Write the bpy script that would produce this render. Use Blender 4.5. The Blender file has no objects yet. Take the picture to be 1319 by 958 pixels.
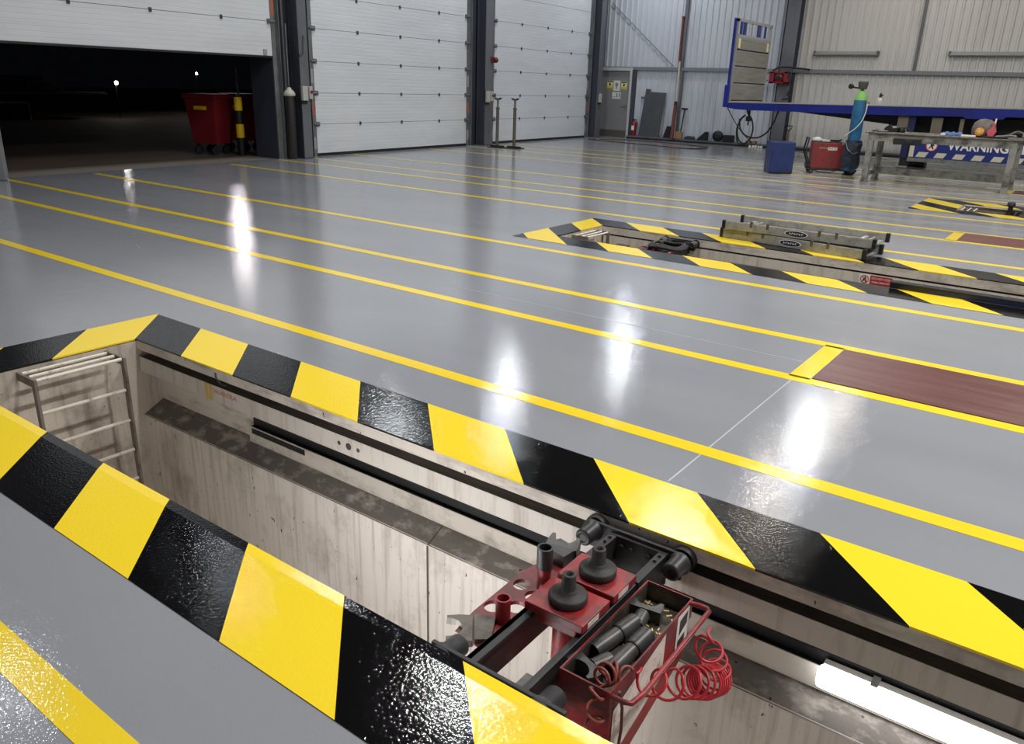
import bpy, bmesh, math, random
from mathutils import Vector, Matrix
random.seed(7)
S = bpy.context.scene
C = S.collection
PI = math.pi

# ------------------------------------------------------------------ helpers
class MB:
    """collects shapes in world coordinates and links them as one mesh object"""
    def __init__(s, xf=None):
        s.v = []; s.f = []; s.m = []; s.sm = []; s.xf = xf
    def add(s, vs, fs, m=0, smooth=False):
        n = len(s.v)
        for p in vs:
            p = Vector(p)
            s.v.append(Vector(s.xf(p)) if s.xf else p)
        for f in fs:
            s.f.append([n + i for i in f]); s.m.append(m); s.sm.append(smooth)
    def box(s, a, b, m=0, M=None):
        x0, y0, z0 = a; x1, y1, z1 = b
        vs = [(x0,y0,z0),(x1,y0,z0),(x1,y1,z0),(x0,y1,z0),(x0,y0,z1),(x1,y0,z1),(x1,y1,z1),(x0,y1,z1)]
        if M is not None: vs = [M @ Vector(p) for p in vs]
        s.add(vs, [(0,3,2,1),(4,5,6,7),(0,1,5,4),(1,2,6,5),(2,3,7,6),(3,0,4,7)], m)
    def bevbox(s, a, b, r, m=0, M=None):
        """box with its twelve edges chamfered"""
        bm = bmesh.new(); bmesh.ops.create_cube(bm, size=1)
        for v in bm.verts:
            v.co = Vector([a[i] + (v.co[i] + .5) * (b[i] - a[i]) for i in range(3)])
        bmesh.ops.bevel(bm, geom=list(bm.edges), offset=r, segments=2, affect='EDGES', profile=.5)
        bm.verts.index_update()
        vs = [v.co.copy() for v in bm.verts]
        if M is not None: vs = [M @ p for p in vs]
        s.add(vs, [[v.index for v in f.verts] for f in bm.faces], m); bm.free()
    def cyl(s, p0, p1, r, r1=None, n=16, m=0, caps=True, smooth=True, hole=0):
        p0 = Vector(p0); p1 = Vector(p1); r1 = r if r1 is None else r1
        d = (p1 - p0).normalized()
        u = d.orthogonal().normalized(); w = d.cross(u)
        ring = lambda p, q: [p + (u * math.cos(2*PI*i/n) + w * math.sin(2*PI*i/n)) * q for i in range(n)]
        k = [(i, (i+1) % n) for i in range(n)]
        s.add(ring(p0, r) + ring(p1, r1), [(i, j, n + j, n + i) for i, j in k], m, smooth)
        if hole:
            for P, q, fl in ((p0, r, 1), (p1, r1, 0)):
                fs = [(i, j, n + j, n + i) for i, j in k]
                if fl == 0: fs = [f[::-1] for f in fs]
                s.add(ring(P, q) + ring(P, hole), [f[::-1] for f in fs], m)
            s.add(ring(p0, hole) + ring(p1, hole), [(n + i, n + j, j, i) for i, j in k], m, smooth)
        elif caps:
            s.add(ring(p0, r), [list(range(n))[::-1]], m); s.add(ring(p1, r1), [list(range(n))], m)
    def lathe(s, c, prof, n=24, m=0, axis=(0,0,1)):
        """prof: (radius, height) pairs, turned about an axis through c"""
        d = Vector(axis).normalized(); u = d.orthogonal().normalized(); w = d.cross(u); c = Vector(c)
        vs = []
        for r, h in prof:
            for i in range(n):
                a = 2*PI*i/n; vs.append(c + d*h + (u*math.cos(a) + w*math.sin(a))*r)
        fs = []
        for k in range(len(prof)-1):
            for i in range(n):
                j = (i+1) % n
                fs.append((k*n+i, k*n+j, (k+1)*n+j, (k+1)*n+i))
        s.add(vs, fs, m, True)
        s.add(vs[:n], [list(range(n))[::-1]], m); s.add(vs[-n:], [list(range(n))], m)
    def tube(s, pts, r, n=8, m=0, closed=False):
        pts = [Vector(p) for p in pts]; N = len(pts)
        up = None; vs = []
        for i, p in enumerate(pts):
            a = pts[i-1] if (i or closed) else p
            b = pts[(i+1) % N] if (i < N-1 or closed) else p
            t = (b - a).normalized()
            if up is None: up = t.orthogonal().normalized()
            up = (up - t*up.dot(t))
            up = up.normalized() if up.length > 1e-6 else t.orthogonal().normalized()
            w = t.cross(up)
            vs += [p + (up*math.cos(2*PI*k/n) + w*math.sin(2*PI*k/n))*r for k in range(n)]
        fs = []
        for i in range(N if closed else N-1):
            i2 = (i+1) % N
            for k in range(n):
                k2 = (k+1) % n
                fs.append((i*n+k, i*n+k2, i2*n+k2, i2*n+k))
        s.add(vs, fs, m, True)
        if not closed:
            s.add(vs[:n], [list(range(n))[::-1]], m); s.add(vs[-n:], [list(range(n))], m)
    def prism(s, poly, d, m=0, M=None):
        """poly: list of 3D points (planar), extruded by the vector d"""
        poly = [Vector(p) for p in poly]; d = Vector(d); n = len(poly)
        vs = poly + [p + d for p in poly]
        nrm = Vector((0,0,0))
        for i in range(n): nrm += poly[i].cross(poly[(i+1) % n])
        fl = nrm.dot(d) > 0
        fs = [list(range(n))[::-1], list(range(n, 2*n))] + [(i, (i+1) % n, n+(i+1) % n, n+i) for i in range(n)]
        if not fl: fs = [tuple(f)[::-1] for f in fs]
        if M is not None: vs = [M @ p for p in vs]
        s.add(vs, fs, m)
    def quad(s, *p, m=0):
        s.add(p, [tuple(range(len(p)))], m)
    def build(s, name, mats, parent=None, origin=None):
        if not isinstance(mats, (list, tuple)): mats = [mats]
        me = bpy.data.meshes.new(name)
        if parent is not None and origin is None:
            q = parent; o = Vector((0,0,0))
            while q is not None: o = o + q.location; q = q.parent
            loc = Vector((0,0,0))
        else:
            o = Vector(origin) if origin is not None else Vector((0,0,0)); loc = o.copy()
            if parent is not None:
                q = parent
                while q is not None: loc = loc - q.location; q = q.parent
        me.from_pydata([v - o for v in s.v], [], s.f)
        for mt in mats: me.materials.append(mt)
        for i, p in enumerate(me.polygons):
            p.material_index = s.m[i]; p.use_smooth = s.sm[i]
        me.update()
        ob = bpy.data.objects.new(name, me); C.objects.link(ob)
        ob.location = loc
        if parent is not None: ob.parent = parent
        return ob

def tag(o, label=None, cat=None, group=None, kind=None):
    if label: o['label'] = label
    if cat: o['category'] = cat
    if group: o['group'] = group
    if kind: o['kind'] = kind
    return o
def empty(name, loc, label=None, cat=None, group=None, kind=None):
    o = bpy.data.objects.new(name, None); C.objects.link(o); o.location = loc
    o.empty_display_size = .1
    return tag(o, label, cat, group, kind)
def text(name, body, size, loc, rot, mat, parent=None, align='CENTER', sx=1.0, bold=0):
    cu = bpy.data.curves.new(name, 'FONT'); cu.body = body; cu.size = size; cu.extrude = .0006; cu.offset = bold
    cu.align_x = align; cu.align_y = 'CENTER'; cu.materials.append(mat)
    tmp = bpy.data.objects.new(name + '_curve', cu); C.objects.link(tmp)
    me = bpy.data.meshes.new_from_object(tmp.evaluated_get(bpy.context.evaluated_depsgraph_get()))
    bpy.data.objects.remove(tmp); bpy.data.curves.remove(cu)
    me.name = name; me.materials.clear(); me.materials.append(mat)
    o = bpy.data.objects.new(name, me); C.objects.link(o)
    l = Vector(loc); q = parent
    while q is not None: l = l - q.location; q = q.parent
    o.location = l; o.rotation_euler = rot; o.scale = (sx, 1, 1)
    if parent is not None: o.parent = parent
    return o

# ------------------------------------------------------------------ materials
def nodes(m):
    m.use_nodes = True
    nt = m.node_tree; b = nt.nodes['Principled BSDF']
    return nt, b
def lin(c):
    f = lambda x: x/12.92 if x <= .04045 else ((x+.055)/1.055)**2.4
    return tuple(f(x/255) for x in c) + (1,)
def mat(name, rgb, rough=.5, metal=0., dirt=None, dirt_scale=(6,6,6), lo=.45, hi=.7, bump=0, bscale=60, spec=.5, rvar=0, detail=6, coat=0):
    """plain or worn surface: base colour, an optional second colour in noise patches, an optional fine bump"""
    m = bpy.data.materials.new(name); nt, b = nodes(m)
    b.inputs['Base Color'].default_value = lin(rgb)
    b.inputs['Roughness'].default_value = rough; b.inputs['Metallic'].default_value = metal
    b.inputs['Specular IOR Level'].default_value = spec
    if coat: b.inputs['Coat Weight'].default_value = coat; b.inputs['Coat Roughness'].default_value = .1
    tc = nt.nodes.new('ShaderNodeTexCoord')
    if dirt is not None:
        mp = nt.nodes.new('ShaderNodeMapping'); mp.inputs['Scale'].default_value = dirt_scale
        nt.links.new(tc.outputs['Object'], mp.inputs['Vector'])
        nz = nt.nodes.new('ShaderNodeTexNoise'); nz.inputs['Scale'].default_value = 1; nz.inputs['Detail'].default_value = detail
        nz.inputs['Roughness'].default_value = .65
        nt.links.new(mp.outputs[0], nz.inputs['Vector'])
        cr = nt.nodes.new('ShaderNodeValToRGB')
        cr.color_ramp.elements[0].position = lo; cr.color_ramp.elements[0].color = lin(rgb)
        cr.color_ramp.elements[1].position = hi; cr.color_ramp.elements[1].color = lin(dirt)
        nt.links.new(nz.outputs['Fac'], cr.inputs[0]); nt.links.new(cr.outputs[0], b.inputs['Base Color'])
        if rvar:
            mr = nt.nodes.new('ShaderNodeMapRange'); mr.inputs['To Min'].default_value = rough; mr.inputs['To Max'].default_value = rough + rvar
            nt.links.new(nz.outputs['Fac'], mr.inputs['Value']); nt.links.new(mr.outputs[0], b.inputs['Roughness'])
    if bump:
        n2 = nt.nodes.new('ShaderNodeTexNoise'); n2.inputs['Scale'].default_value = bscale; n2.inputs['Detail'].default_value = 2
        nt.links.new(tc.outputs['Object'], n2.inputs['Vector'])
        bp = nt.nodes.new('ShaderNodeBump'); bp.inputs['Distance'].default_value = bump; bp.inputs['Strength'].default_value = 1
        nt.links.new(n2.outputs['Fac'], bp.inputs['Height']); nt.links.new(bp.outputs[0], b.inputs['Normal'])
    return m
def emit(name, rgb, strength):
    m = bpy.data.materials.new(name); nt, b = nodes(m)
    b.inputs['Base Color'].default_value = (.8,.8,.8,1)
    b.inputs['Emission Color'].default_value = lin(rgb); b.inputs['Emission Strength'].default_value = strength
    return m

# glossy resin floor paint: fine orange-peel bump, slight colour drift, duller worn patches towards the back
def floor_paint(name, rgb, drift, peel, rough, stripes=None, worn=None, grain=90, swell=1.8):
    m = bpy.data.materials.new(name); nt, b = nodes(m); L = nt.links
    tc = nt.nodes.new('ShaderNodeTexCoord')
    def noise(scale, detail=4, stretch=None):
        n = nt.nodes.new('ShaderNodeTexNoise'); n.inputs['Scale'].default_value = scale; n.inputs['Detail'].default_value = detail
        if stretch:
            mp = nt.nodes.new('ShaderNodeMapping'); mp.inputs['Scale'].default_value = stretch
            L.new(tc.outputs['Object'], mp.inputs[0]); L.new(mp.outputs[0], n.inputs['Vector'])
        else: L.new(tc.outputs['Object'], n.inputs['Vector'])
        return n
    big = noise(.9, 5, (.5, 1.3, 1))
    cr = nt.nodes.new('ShaderNodeValToRGB')
    cr.color_ramp.elements[0].position = .35; cr.color_ramp.elements[0].color = lin(rgb)
    cr.color_ramp.elements[1].position = .72; cr.color_ramp.elements[1].color = lin(drift)
    L.new(big.outputs['Fac'], cr.inputs[0])
    col = cr.outputs[0]
    if stripes is not None:
        # diagonal bands: parity of floor((x + y - c) / period)
        c0, per = stripes
        sx = nt.nodes.new('ShaderNodeSeparateXYZ'); L.new(tc.outputs['Object'], sx.inputs[0])
        def mth(op, a, bb):
            n = nt.nodes.new('ShaderNodeMath'); n.operation = op
            for i, q in enumerate((a, bb)):
                if isinstance(q, (int, float)): n.inputs[i].default_value = q
                else: L.new(q, n.inputs[i])
            return n.outputs[0]
        t = mth('ADD', sx.outputs[0], sx.outputs[1]); t = mth('SUBTRACT', t, c0); t = mth('DIVIDE', t, 2*per)
        t = mth('FRACT', t, 0); t = mth('GREATER_THAN', t, .5)
        mx = nt.nodes.new('ShaderNodeMix'); mx.data_type = 'RGBA'
        L.new(t, mx.inputs['Factor']); mx.inputs['A'].default_value = lin((13,13,14)); mx.inputs['B'].default_value = lin((250,218,50))
        col = mx.outputs['Result']
    wf = None
    if worn:   # older, scuffed paint towards the bench and the back of the hall
        sp = nt.nodes.new('ShaderNodeSeparateXYZ'); L.new(tc.outputs['Object'], sp.inputs[0])
        my = nt.nodes.new('ShaderNodeMapRange'); my.inputs['From Min'].default_value = 9; my.inputs['From Max'].default_value = 17; L.new(sp.outputs[1], my.inputs['Value'])
        mxx = nt.nodes.new('ShaderNodeMapRange'); mxx.inputs['From Min'].default_value = -10; mxx.inputs['From Max'].default_value = -5; mxx.inputs['To Min'].default_value = .35; L.new(sp.outputs[0], mxx.inputs['Value'])
        sc = noise(2.2, 7, (.4,1.6,1)); ms = nt.nodes.new('ShaderNodeMapRange'); ms.inputs['From Min'].default_value = .35; ms.inputs['From Max'].default_value = .62; L.new(sc.outputs['Fac'], ms.inputs['Value'])
        m1 = nt.nodes.new('ShaderNodeMath'); m1.operation = 'MULTIPLY'; L.new(my.outputs[0], m1.inputs[0]); L.new(mxx.outputs[0], m1.inputs[1])
        m2 = nt.nodes.new('ShaderNodeMath'); m2.operation = 'MULTIPLY'; L.new(m1.outputs[0], m2.inputs[0]); L.new(ms.outputs[0], m2.inputs[1])
        wf = m2.outputs[0]
        wx = nt.nodes.new('ShaderNodeMix'); wx.data_type = 'RGBA'; L.new(wf, wx.inputs['Factor']); L.new(col, wx.inputs['A']); wx.inputs['B'].default_value = lin(worn); col = wx.outputs['Result']
    L.new(col, b.inputs['Base Color'])
    rg = nt.nodes.new('ShaderNodeMapRange'); rg.inputs['To Min'].default_value = rough; rg.inputs['To Max'].default_value = rough + .05
    L.new(big.outputs['Fac'], rg.inputs['Value'])
    if wf is not None:
        wr = nt.nodes.new('ShaderNodeMath'); wr.operation = 'MULTIPLY_ADD'; L.new(wf, wr.inputs[0]); wr.inputs[1].default_value = .3; L.new(rg.outputs[0], wr.inputs[2]); L.new(wr.outputs[0], b.inputs['Roughness'])
    else: L.new(rg.outputs[0], b.inputs['Roughness'])
    fine = noise(grain, 2); wide = noise(9, 2)
    ad = nt.nodes.new('ShaderNodeMath'); ad.operation = 'MULTIPLY_ADD'
    L.new(wide.outputs['Fac'], ad.inputs[0]); ad.inputs[1].default_value = swell; L.new(fine.outputs['Fac'], ad.inputs[2])
    bp = nt.nodes.new('ShaderNodeBump'); bp.inputs['Strength'].default_value = 1; bp.inputs['Distance'].default_value = peel
    L.new(ad.outputs[0], bp.inputs['Height']); L.new(bp.outputs[0], b.inputs['Normal'])
    b.inputs['IOR'].default_value = 1.5
    return m

PEEL = .0007
M_floor = floor_paint('grey_floor_paint', (147,150,156), (138,141,147), PEEL, .03, worn=(164,159,150))
M_line = floor_paint('yellow_line_paint', (250,218,52), (238,205,50), PEEL, .04, worn=(204,192,126))
M_haz1 = floor_paint('hazard_paint', (0,0,0), (0,0,0), PEEL*1.25, .03, (-2.272, .5085), grain=105, swell=.8)
M_haz2 = floor_paint('hazard_paint', (0,0,0), (0,0,0), PEEL*1.2, .12, (2.183-.512, .512))
M_haz3 = floor_paint('hazard_paint', (0,0,0), (0,0,0), PEEL*1.2, .12, (11.345-.507, .507))
M_cover = mat('red_oxide_cover', (98,58,55), .38, dirt=(122,92,86), dirt_scale=(1.2,9,1), lo=.45, hi=.75, bump=.0012, bscale=60)
def pit_concrete(name, base, stain, drip, speck=True, rough=.75, rng=(.5,.78)):
    """whitewashed concrete with vertical run marks, blotches and dark specks"""
    m = bpy.data.materials.new(name); nt, b = nodes(m); L = nt.links
    tc = nt.nodes.new('ShaderNodeTexCoord')
    def nz(sc, det=5, rg=.6):
        mp = nt.nodes.new('ShaderNodeMapping'); mp.inputs['Scale'].default_value = sc
        L.new(tc.outputs['Object'], mp.inputs[0])
        n = nt.nodes.new('ShaderNodeTexNoise'); n.inputs['Scale'].default_value = 1; n.inputs['Detail'].default_value = det; n.inputs['Roughness'].default_value = rg
        L.new(mp.outputs[0], n.inputs['Vector']); return n.outputs['Fac']
    def ramp(f, lo, hi):
        r = nt.nodes.new('ShaderNodeMapRange'); r.inputs['From Min'].default_value = lo; r.inputs['From Max'].default_value = hi
        L.new(f, r.inputs['Value']); return r.outputs[0]
    def mix(f, a, c):
        x = nt.nodes.new('ShaderNodeMix'); x.data_type = 'RGBA'; L.new(f, x.inputs['Factor'])
        for k, q in (('A', a), ('B', c)):
            if isinstance(q, tuple): x.inputs[k].default_value = q
            else: L.new(q, x.inputs[k])
        return x.outputs['Result']
    c1 = mix(ramp(nz(drip, 6), *rng), lin(base), lin(stain))
    c2 = mix(ramp(nz((2.2,2.2,1.6), 6, .7), .5, .8), c1, lin(tuple(int(.8*min(q, w_)) for q, w_ in zip(stain, base))))
    if speck: c2 = mix(ramp(nz((34,34,20), 2), .70, .74), c2, lin((52,46,42)))
    L.new(c2, b.inputs['Base Color']); b.inputs['Roughness'].default_value = rough
    bp = nt.nodes.new('ShaderNodeBump'); bp.inputs['Distance'].default_value = .004; bp.inputs['Strength'].default_value = .6
    L.new(nz((40,40,26), 4), bp.inputs['Height']); L.new(bp.outputs[0], b.inputs['Normal'])
    return m
M_pit = pit_concrete('whitewashed_concrete', (216,210,200), (164,152,139), (26,26,1.0))
M_post = pit_concrete('stained_concrete', (204,194,181), (132,118,106), (12,12,1.2))
M_shelf = pit_concrete('grimy_ledge_concrete', (116,109,101), (176,168,157), (8,13,10), True, rng=(.5,.66))
M_lip = pit_concrete('edge_concrete', (214,206,194), (140,126,114), (3,3,14))
M_rail = mat('rail_white_steel', (206,200,190), .5, dirt=(150,136,122), dirt_scale=(14,14,1.4), lo=.5, hi=.8)
M_track = mat('greasy_track', (62,54,47), .5, dirt=(92,80,68), dirt_scale=(3,30,10), bump=.001)
M_trunk = mat('trunking_white', (196,190,178), .55, dirt=(120,108,96), dirt_scale=(4,10,5), lo=.5, hi=.75)
M_black = mat('black_rubber', (18,18,19), .55)
M_blacksteel = mat('black_painted_steel', (32,32,34), .5, dirt=(70,68,66), dirt_scale=(14,14,14), lo=.58, hi=.8)
M_darkroll = mat('dark_roller', (44,44,46), .42, dirt=(74,73,72), dirt_scale=(16,16,16), lo=.5, hi=.8)
M_red = mat('jack_red', (150,34,38), .4, dirt=(84,40,38), dirt_scale=(16,16,16), lo=.44, hi=.66)
M_reddark = mat('grimy_red', (120,34,38), .45, dirt=(72,34,34), dirt_scale=(9,9,9), lo=.42, hi=.7)
M_gun = mat('gunmetal', (66,65,64), .38, .3, dirt=(94,91,88), dirt_scale=(14,14,14), lo=.45, hi=.75)
M_iron = mat('worn_iron', (104,98,90), .5, .3, dirt=(70,64,58), dirt_scale=(20,20,20))
M_disc = mat('black_saddle_pad', (40,38,37), .6, dirt=(62,58,54), dirt_scale=(22,22,22))
M_traygrime = mat('oily_tray_bottom', (54,50,46), .4, dirt=(88,80,70), dirt_scale=(14,14,14), lo=.45, hi=.7)
M_hose = mat('red_hose', (176,32,44), .35)
M_hosebrown = mat('dusty_red_hose', (138,66,54), .5)
M_white = mat('white_label', (226,222,216), .5)
M_label = mat('grubby_label', (224,214,206), .5, dirt=(160,120,112), dirt_scale=(18,30,30), lo=.5, hi=.75)
M_sawdust = mat('sawdust', (232,206,136), .8)
M_tube = emit('tube_diffuser', (250,250,255), 30.0)
M_tubedim = emit('dimmed_tube_diffuser', (250,250,255), 5.5)  # same tube type, emission turned down to keep the ledge from burning out
M_tubebody = mat('lamp_housing', (190,190,188), .4)
M_slate = mat('slate_blue_steel', (62,66,78), .5, dirt=(48,51,60), dirt_scale=(1.2,1.2,.5))
M_greysteel = mat('grey_flange', (100,102,108), .5, dirt=(84,86,92), dirt_scale=(2,2,1))
M_galv = mat('galvanised', (128,131,134), .42, .5, dirt=(104,106,108), dirt_scale=(8,8,3))
M_conc_out = mat('yard_concrete', (92,80,70), .8, dirt=(70,60,54), dirt_scale=(.6,.6,1), bump=.003, bscale=30)
M_dark = mat('dark_plastic', (26,26,28), .5)
M_orange = mat('orange_sticker', (170,92,68), .5)
M_lightgrey = mat('light_grey_paint', (150,152,154), .45)
M_boxgrey = mat('control_box_grey', (176,176,172), .45)
M_rail2 = mat('girt_grey', (120,123,128), .5)
M_blue = mat('trailer_blue', (22,38,132), .35, dirt=(20,32,104), dirt_scale=(2,2,2))
M_navy = mat('navy_panel', (26,44,116), .4)
M_cabblue = mat('cabinet_blue', (28,48,104), .42, dirt=(22,38,84), dirt_scale=(5,5,5))
M_cylblue = mat('gas_bottle_blue', (38,104,146), .4, dirt=(28,78,116), dirt_scale=(6,6,6))
M_lime = mat('lime_shoulder', (132,190,104), .45)
M_bench = mat('bench_grey_steel', (134,134,128), .5, dirt=(72,70,65), dirt_scale=(5,5,5), lo=.46, hi=.66)
M_benchtop = mat('bench_top_dirty', (92,86,78), .5, dirt=(140,134,124), dirt_scale=(7,7,7))
M_alu = mat('aluminium', (164,163,158), .45, .25, dirt=(122,119,111), dirt_scale=(9,9,9), lo=.45, hi=.72)
M_aluplank = mat('headboard_aluminium', (146,144,137), .45, .2, dirt=(120,117,109), dirt_scale=(1.5,1.5,14), lo=.4, hi=.7)
M_welderred = mat('welder_red', (132,44,46), .45, dirt=(92,44,42), dirt_scale=(5,5,3), lo=.48, hi=.7)
M_binred = mat('bin_red', (112,20,30), .5)
M_yellow = mat('safety_yellow', (236,196,30), .5)
M_pink = mat('pink_plastic', (196,88,98), .45)
M_skyrag = mat('blue_rag', (96,122,170), .8)
M_card = mat('cardboard', (150,122,86), .8)
M_rust = mat('rust_red_pole', (112,52,42), .6)
M_clear = mat('cloudy_plastic', (200,200,192), .3)
M_cloth = mat('dark_blue_cloth', (40,48,62), .9, dirt=(60,68,80), dirt_scale=(9,9,9), bump=.01, bscale=14)
M_board = mat('slate_board', (66,69,74), .6, dirt=(82,84,88), dirt_scale=(3,3,1.5))
M_extred = mat('extinguisher_red', (136,30,36), .35)
M_timber = mat('old_timber', (110,84,68), .8, dirt=(80,60,50), dirt_scale=(.8,3,6))
M_doorgrey = mat('door_grey', (128,130,131), .5)
M_cream = mat('cream_strip', (196,190,176), .5)
M_dkfloor = mat('pit_floor', (150,142,132), .7, dirt=(104,94,84), dirt_scale=(4,4,4))
M_ladder = mat('ladder_worn_white', (222,214,202), .45, dirt=(120,104,90), dirt_scale=(18,18,18), lo=.55, hi=.72)
M_stringer = mat('ladder_steel', (128,118,108), .55, dirt=(78,68,60), dirt_scale=(12,12,9), lo=.45, hi=.7)

def clad(name, rgb, grime):
    return mat(name, rgb, .5, dirt=grime, dirt_scale=(1.5,1.5,.35), lo=.5, hi=.85)
M_cladcool = clad('cladding_cool_light', (192,197,205), (164,169,178))  # cool light on the left cladding painted in as a bluish tint
M_cladwarm = clad('cladding_warm_light', (198,196,192), (174,170,164))  # same cladding, warm light painted in as a cream tint
def door_mat():
    """off-white sectional door skin with shallow horizontal ribs every 80 mm"""
    m = mat('door_skin', (212,216,221), .42, dirt=(200,204,210), dirt_scale=(.5,.5,3), lo=.4, hi=.75)
    nt = m.node_tree; b = nt.nodes['Principled BSDF']; L = nt.links
    tc = nt.nodes.new('ShaderNodeTexCoord'); sx = nt.nodes.new('ShaderNodeSeparateXYZ'); L.new(tc.outputs['Object'], sx.inputs[0])
    d = nt.nodes.new('ShaderNodeMath'); d.operation = 'DIVIDE'; L.new(sx.outputs[2], d.inputs[0]); d.inputs[1].default_value = .0795
    f = nt.nodes.new('ShaderNodeMath'); f.operation = 'PINGPONG'; L.new(d.outputs[0], f.inputs[0]); f.inputs[1].default_value = .5
    r = nt.nodes.new('ShaderNodeMapRange'); r.inputs['From Min'].default_value = 0; r.inputs['From Max'].default_value = .09
    L.new(f.outputs[0], r.inputs['Value'])
    bp = nt.nodes.new('ShaderNodeBump'); bp.inputs['Distance'].default_value = .0022; bp.inputs['Strength'].default_value = 1
    L.new(r.outputs[0], bp.inputs['Height']); L.new(bp.outputs[0], b.inputs['Normal'])
    return m
M_door = door_mat()

# ------------------------------------------------------------------ camera
cam = bpy.data.cameras.new('camera'); co = bpy.data.objects.new('camera', cam); C.objects.link(co)
yaw, pitch, roll = -.622937607, .348576147, .0317917976
f = Vector((math.sin(yaw)*math.cos(pitch), math.cos(yaw)*math.cos(pitch), -math.sin(pitch)))
r = f.cross(Vector((0,0,1))).normalized(); u = r.cross(f)
r2 = math.cos(roll)*r + math.sin(roll)*u; u2 = -math.sin(roll)*r + math.cos(roll)*u
mw = Matrix((r2, u2, -f)).transposed().to_4x4(); mw.translation = (0,0,1.6)
co.matrix_world = mw
cam.sensor_width = 36; cam.lens = 1018.41466*36/1319; cam.clip_start = .05; cam.clip_end = 300
S.camera = co

# ------------------------------------------------------------------ building shell
XR, YN, YB, ZC = 9.0, -5.0, 25.04, 7.4
pits = [ # outer x, outer y0, y1, inner x, inner y0, y1, far x end
    (-5.17, 1.083, 2.884, -4.755, 1.476, 2.486, 4.0),
    (-5.22, 7.185, 8.985, -4.86, 7.585, 8.575, 4.0),
    (-2.325, 13.46, 15.22, -1.72, 13.87, 14.83, 6.5)]
covers = [(-1.14, 4.66, 5.385, 6.0), (-1.26, 10.80, 11.485, 6.0), (-1.30, 17.22, 17.9, 6.0)]
def wall_x(y): return -13.98 - .0393*(y - 11.86)
# floor: plan cells with the pits cut out
holes = [(p[3]-.06, p[6], p[4]-.06, p[5]+.06) for p in pits]
xs = sorted(set([-14.6, XR] + [q for h in holes for q in h[:2]]))
ys = sorted(set([YN, YB] + [q for h in holes for q in h[2:]]))
mb = MB()
for i in range(len(xs)-1):
    for j in range(len(ys)-1):
        cx, cy = (xs[i]+xs[i+1])/2, (ys[j]+ys[j+1])/2
        if any(h[0] < cx < h[1] and h[2] < cy < h[3] for h in holes): continue
        def clipx(x, y): return max(x, wall_x(y) - .02) if i == 0 and x < -14 else x
        a, b_, c_, d_ = xs[i], xs[i+1], ys[j], ys[j+1]
        mb.quad((clipx(a,c_), c_, 0), (b_, c_, 0), (b_, d_, 0), (clipx(a,d_), d_, 0))
tag(mb.build('floor', M_floor), 'glossy grey painted workshop floor', kind='structure')

def line(y0, y1, x0, x1, name='floor_line', label=None):
    mb = MB(); z = .0015
    mb.box((x0, y0, -.002), (x1, y1, z))
    return tag(mb.build(name, M_line), label, kind='structure')
LN = [(.678,-4.0,'nearest, on the camera side of the nearest pit'),(3.297,-13.56,'just beyond the nearest pit'),(4.605,-13.6,'along near side of first brown cover'),(5.435,-13.55,'along far side of first brown cover'),
      (6.80,-13.54,'just before the second pit'),(9.44,-13.58,'just beyond the second pit'),(10.748,-13.8,'along near side of second brown cover'),(11.538,-13.85,'along far side of second brown cover'),
      (12.925,-13.95,'just before the far pit'),(15.63,-14.0,'just beyond the far pit'),(17.15,-14.0,'along the front of the workbench'),(18.0,-14.1,'under the workbench'),(19.2,-14.15,'between workbench and trailer')]
for y, x0, w in LN:
    if y > 16 and y < 16.5: continue
    if y < 1: x0 = -13.3
    line(y-.05, y+.05, x0, XR, label='straight yellow floor line ' + w)
for i, (x0, y0, y1, x1) in enumerate(covers):
    mb = MB(); mb.bevbox((x0, y0, -.01), (x1, y1, .006), .003)
    for k in range(1, 5): mb.box((x0 + k*1.4 - .004, y0, -.01), (x0 + k*1.4 + .004, y1, .0068))
    tag(mb.build('pit_cover', M_cover, origin=(x0, (y0+y1)/2, 0)),
        ['red-brown cover panel set in grey floor between yellow lines, nearest one', 'red-brown floor cover panel in front of the far pit', 'small red-brown floor cover panel behind the workbench legs'][i], 'floor cover', 'brown floor covers')
    line(y0 - .03, y1 + .03, x0 - .13, x0 - .005, label='yellow bar closing the end of brown cover ' + ['nearest the camera','before the far pit','by the workbench'][i])

mb = MB(); mb.box((-1.235,2.9,-.002),(-1.227,4.55,.0008)); mb.box((-4.5,4.94,-.002),(-1.27,4.948,.0008))
tag(mb.build('trim_8', mat('joint_filler', (168,170,174), .3)), 'fine pale joint lines in the floor paint', kind='structure')
# hazard borders and pits
def border(p, m, label, xr):
    xo, yo0, yo1, xi, yi0, yi1, _ = p
    mb = MB(); z = .003; c = .05
    def ring(quads):
        for q in quads: mb.quad(*q)
    # flat band; the near inner arris slopes down to the edge
    e = .0005; zl = -.004
    ring([((xo,yo0,z),(xr,yo0,z),(xr,yi0-c,z),(xi,yi0-c,z)),
          ((xo,yo1,z),(xi+e,yi1-e,z),(xr,yi1-e,z),(xr,yo1,z)),
          ((xo,yo0,z),(xi,yi0-c,z),(xi+e,yi0+e,zl),(xi+e,yi1-e,z),(xo,yo1,z)),
          ((xi,yi0-c,z),(xr,yi0-c,z),(xr,yi0+e,zl),(xi+e,yi0+e,zl))])
    # edge turned down over the concrete
    ring([((xi+e,yi0+e,zl),(xr,yi0+e,zl),(xr,yi0+e,-.006),(xi+e,yi0+e,-.006)),
          ((xi+e,yi1-e,z),(xi+e,yi1-e,-.006),(xr,yi1-e,-.006),(xr,yi1-e,z)),
          ((xi+e,yi0+e,zl),(xi+e,yi0+e,-.006),(xi+e,yi1-e,-.006),(xi+e,yi1-e,z))])
    tag(mb.build('trim_1', m), label, kind='structure')
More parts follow.
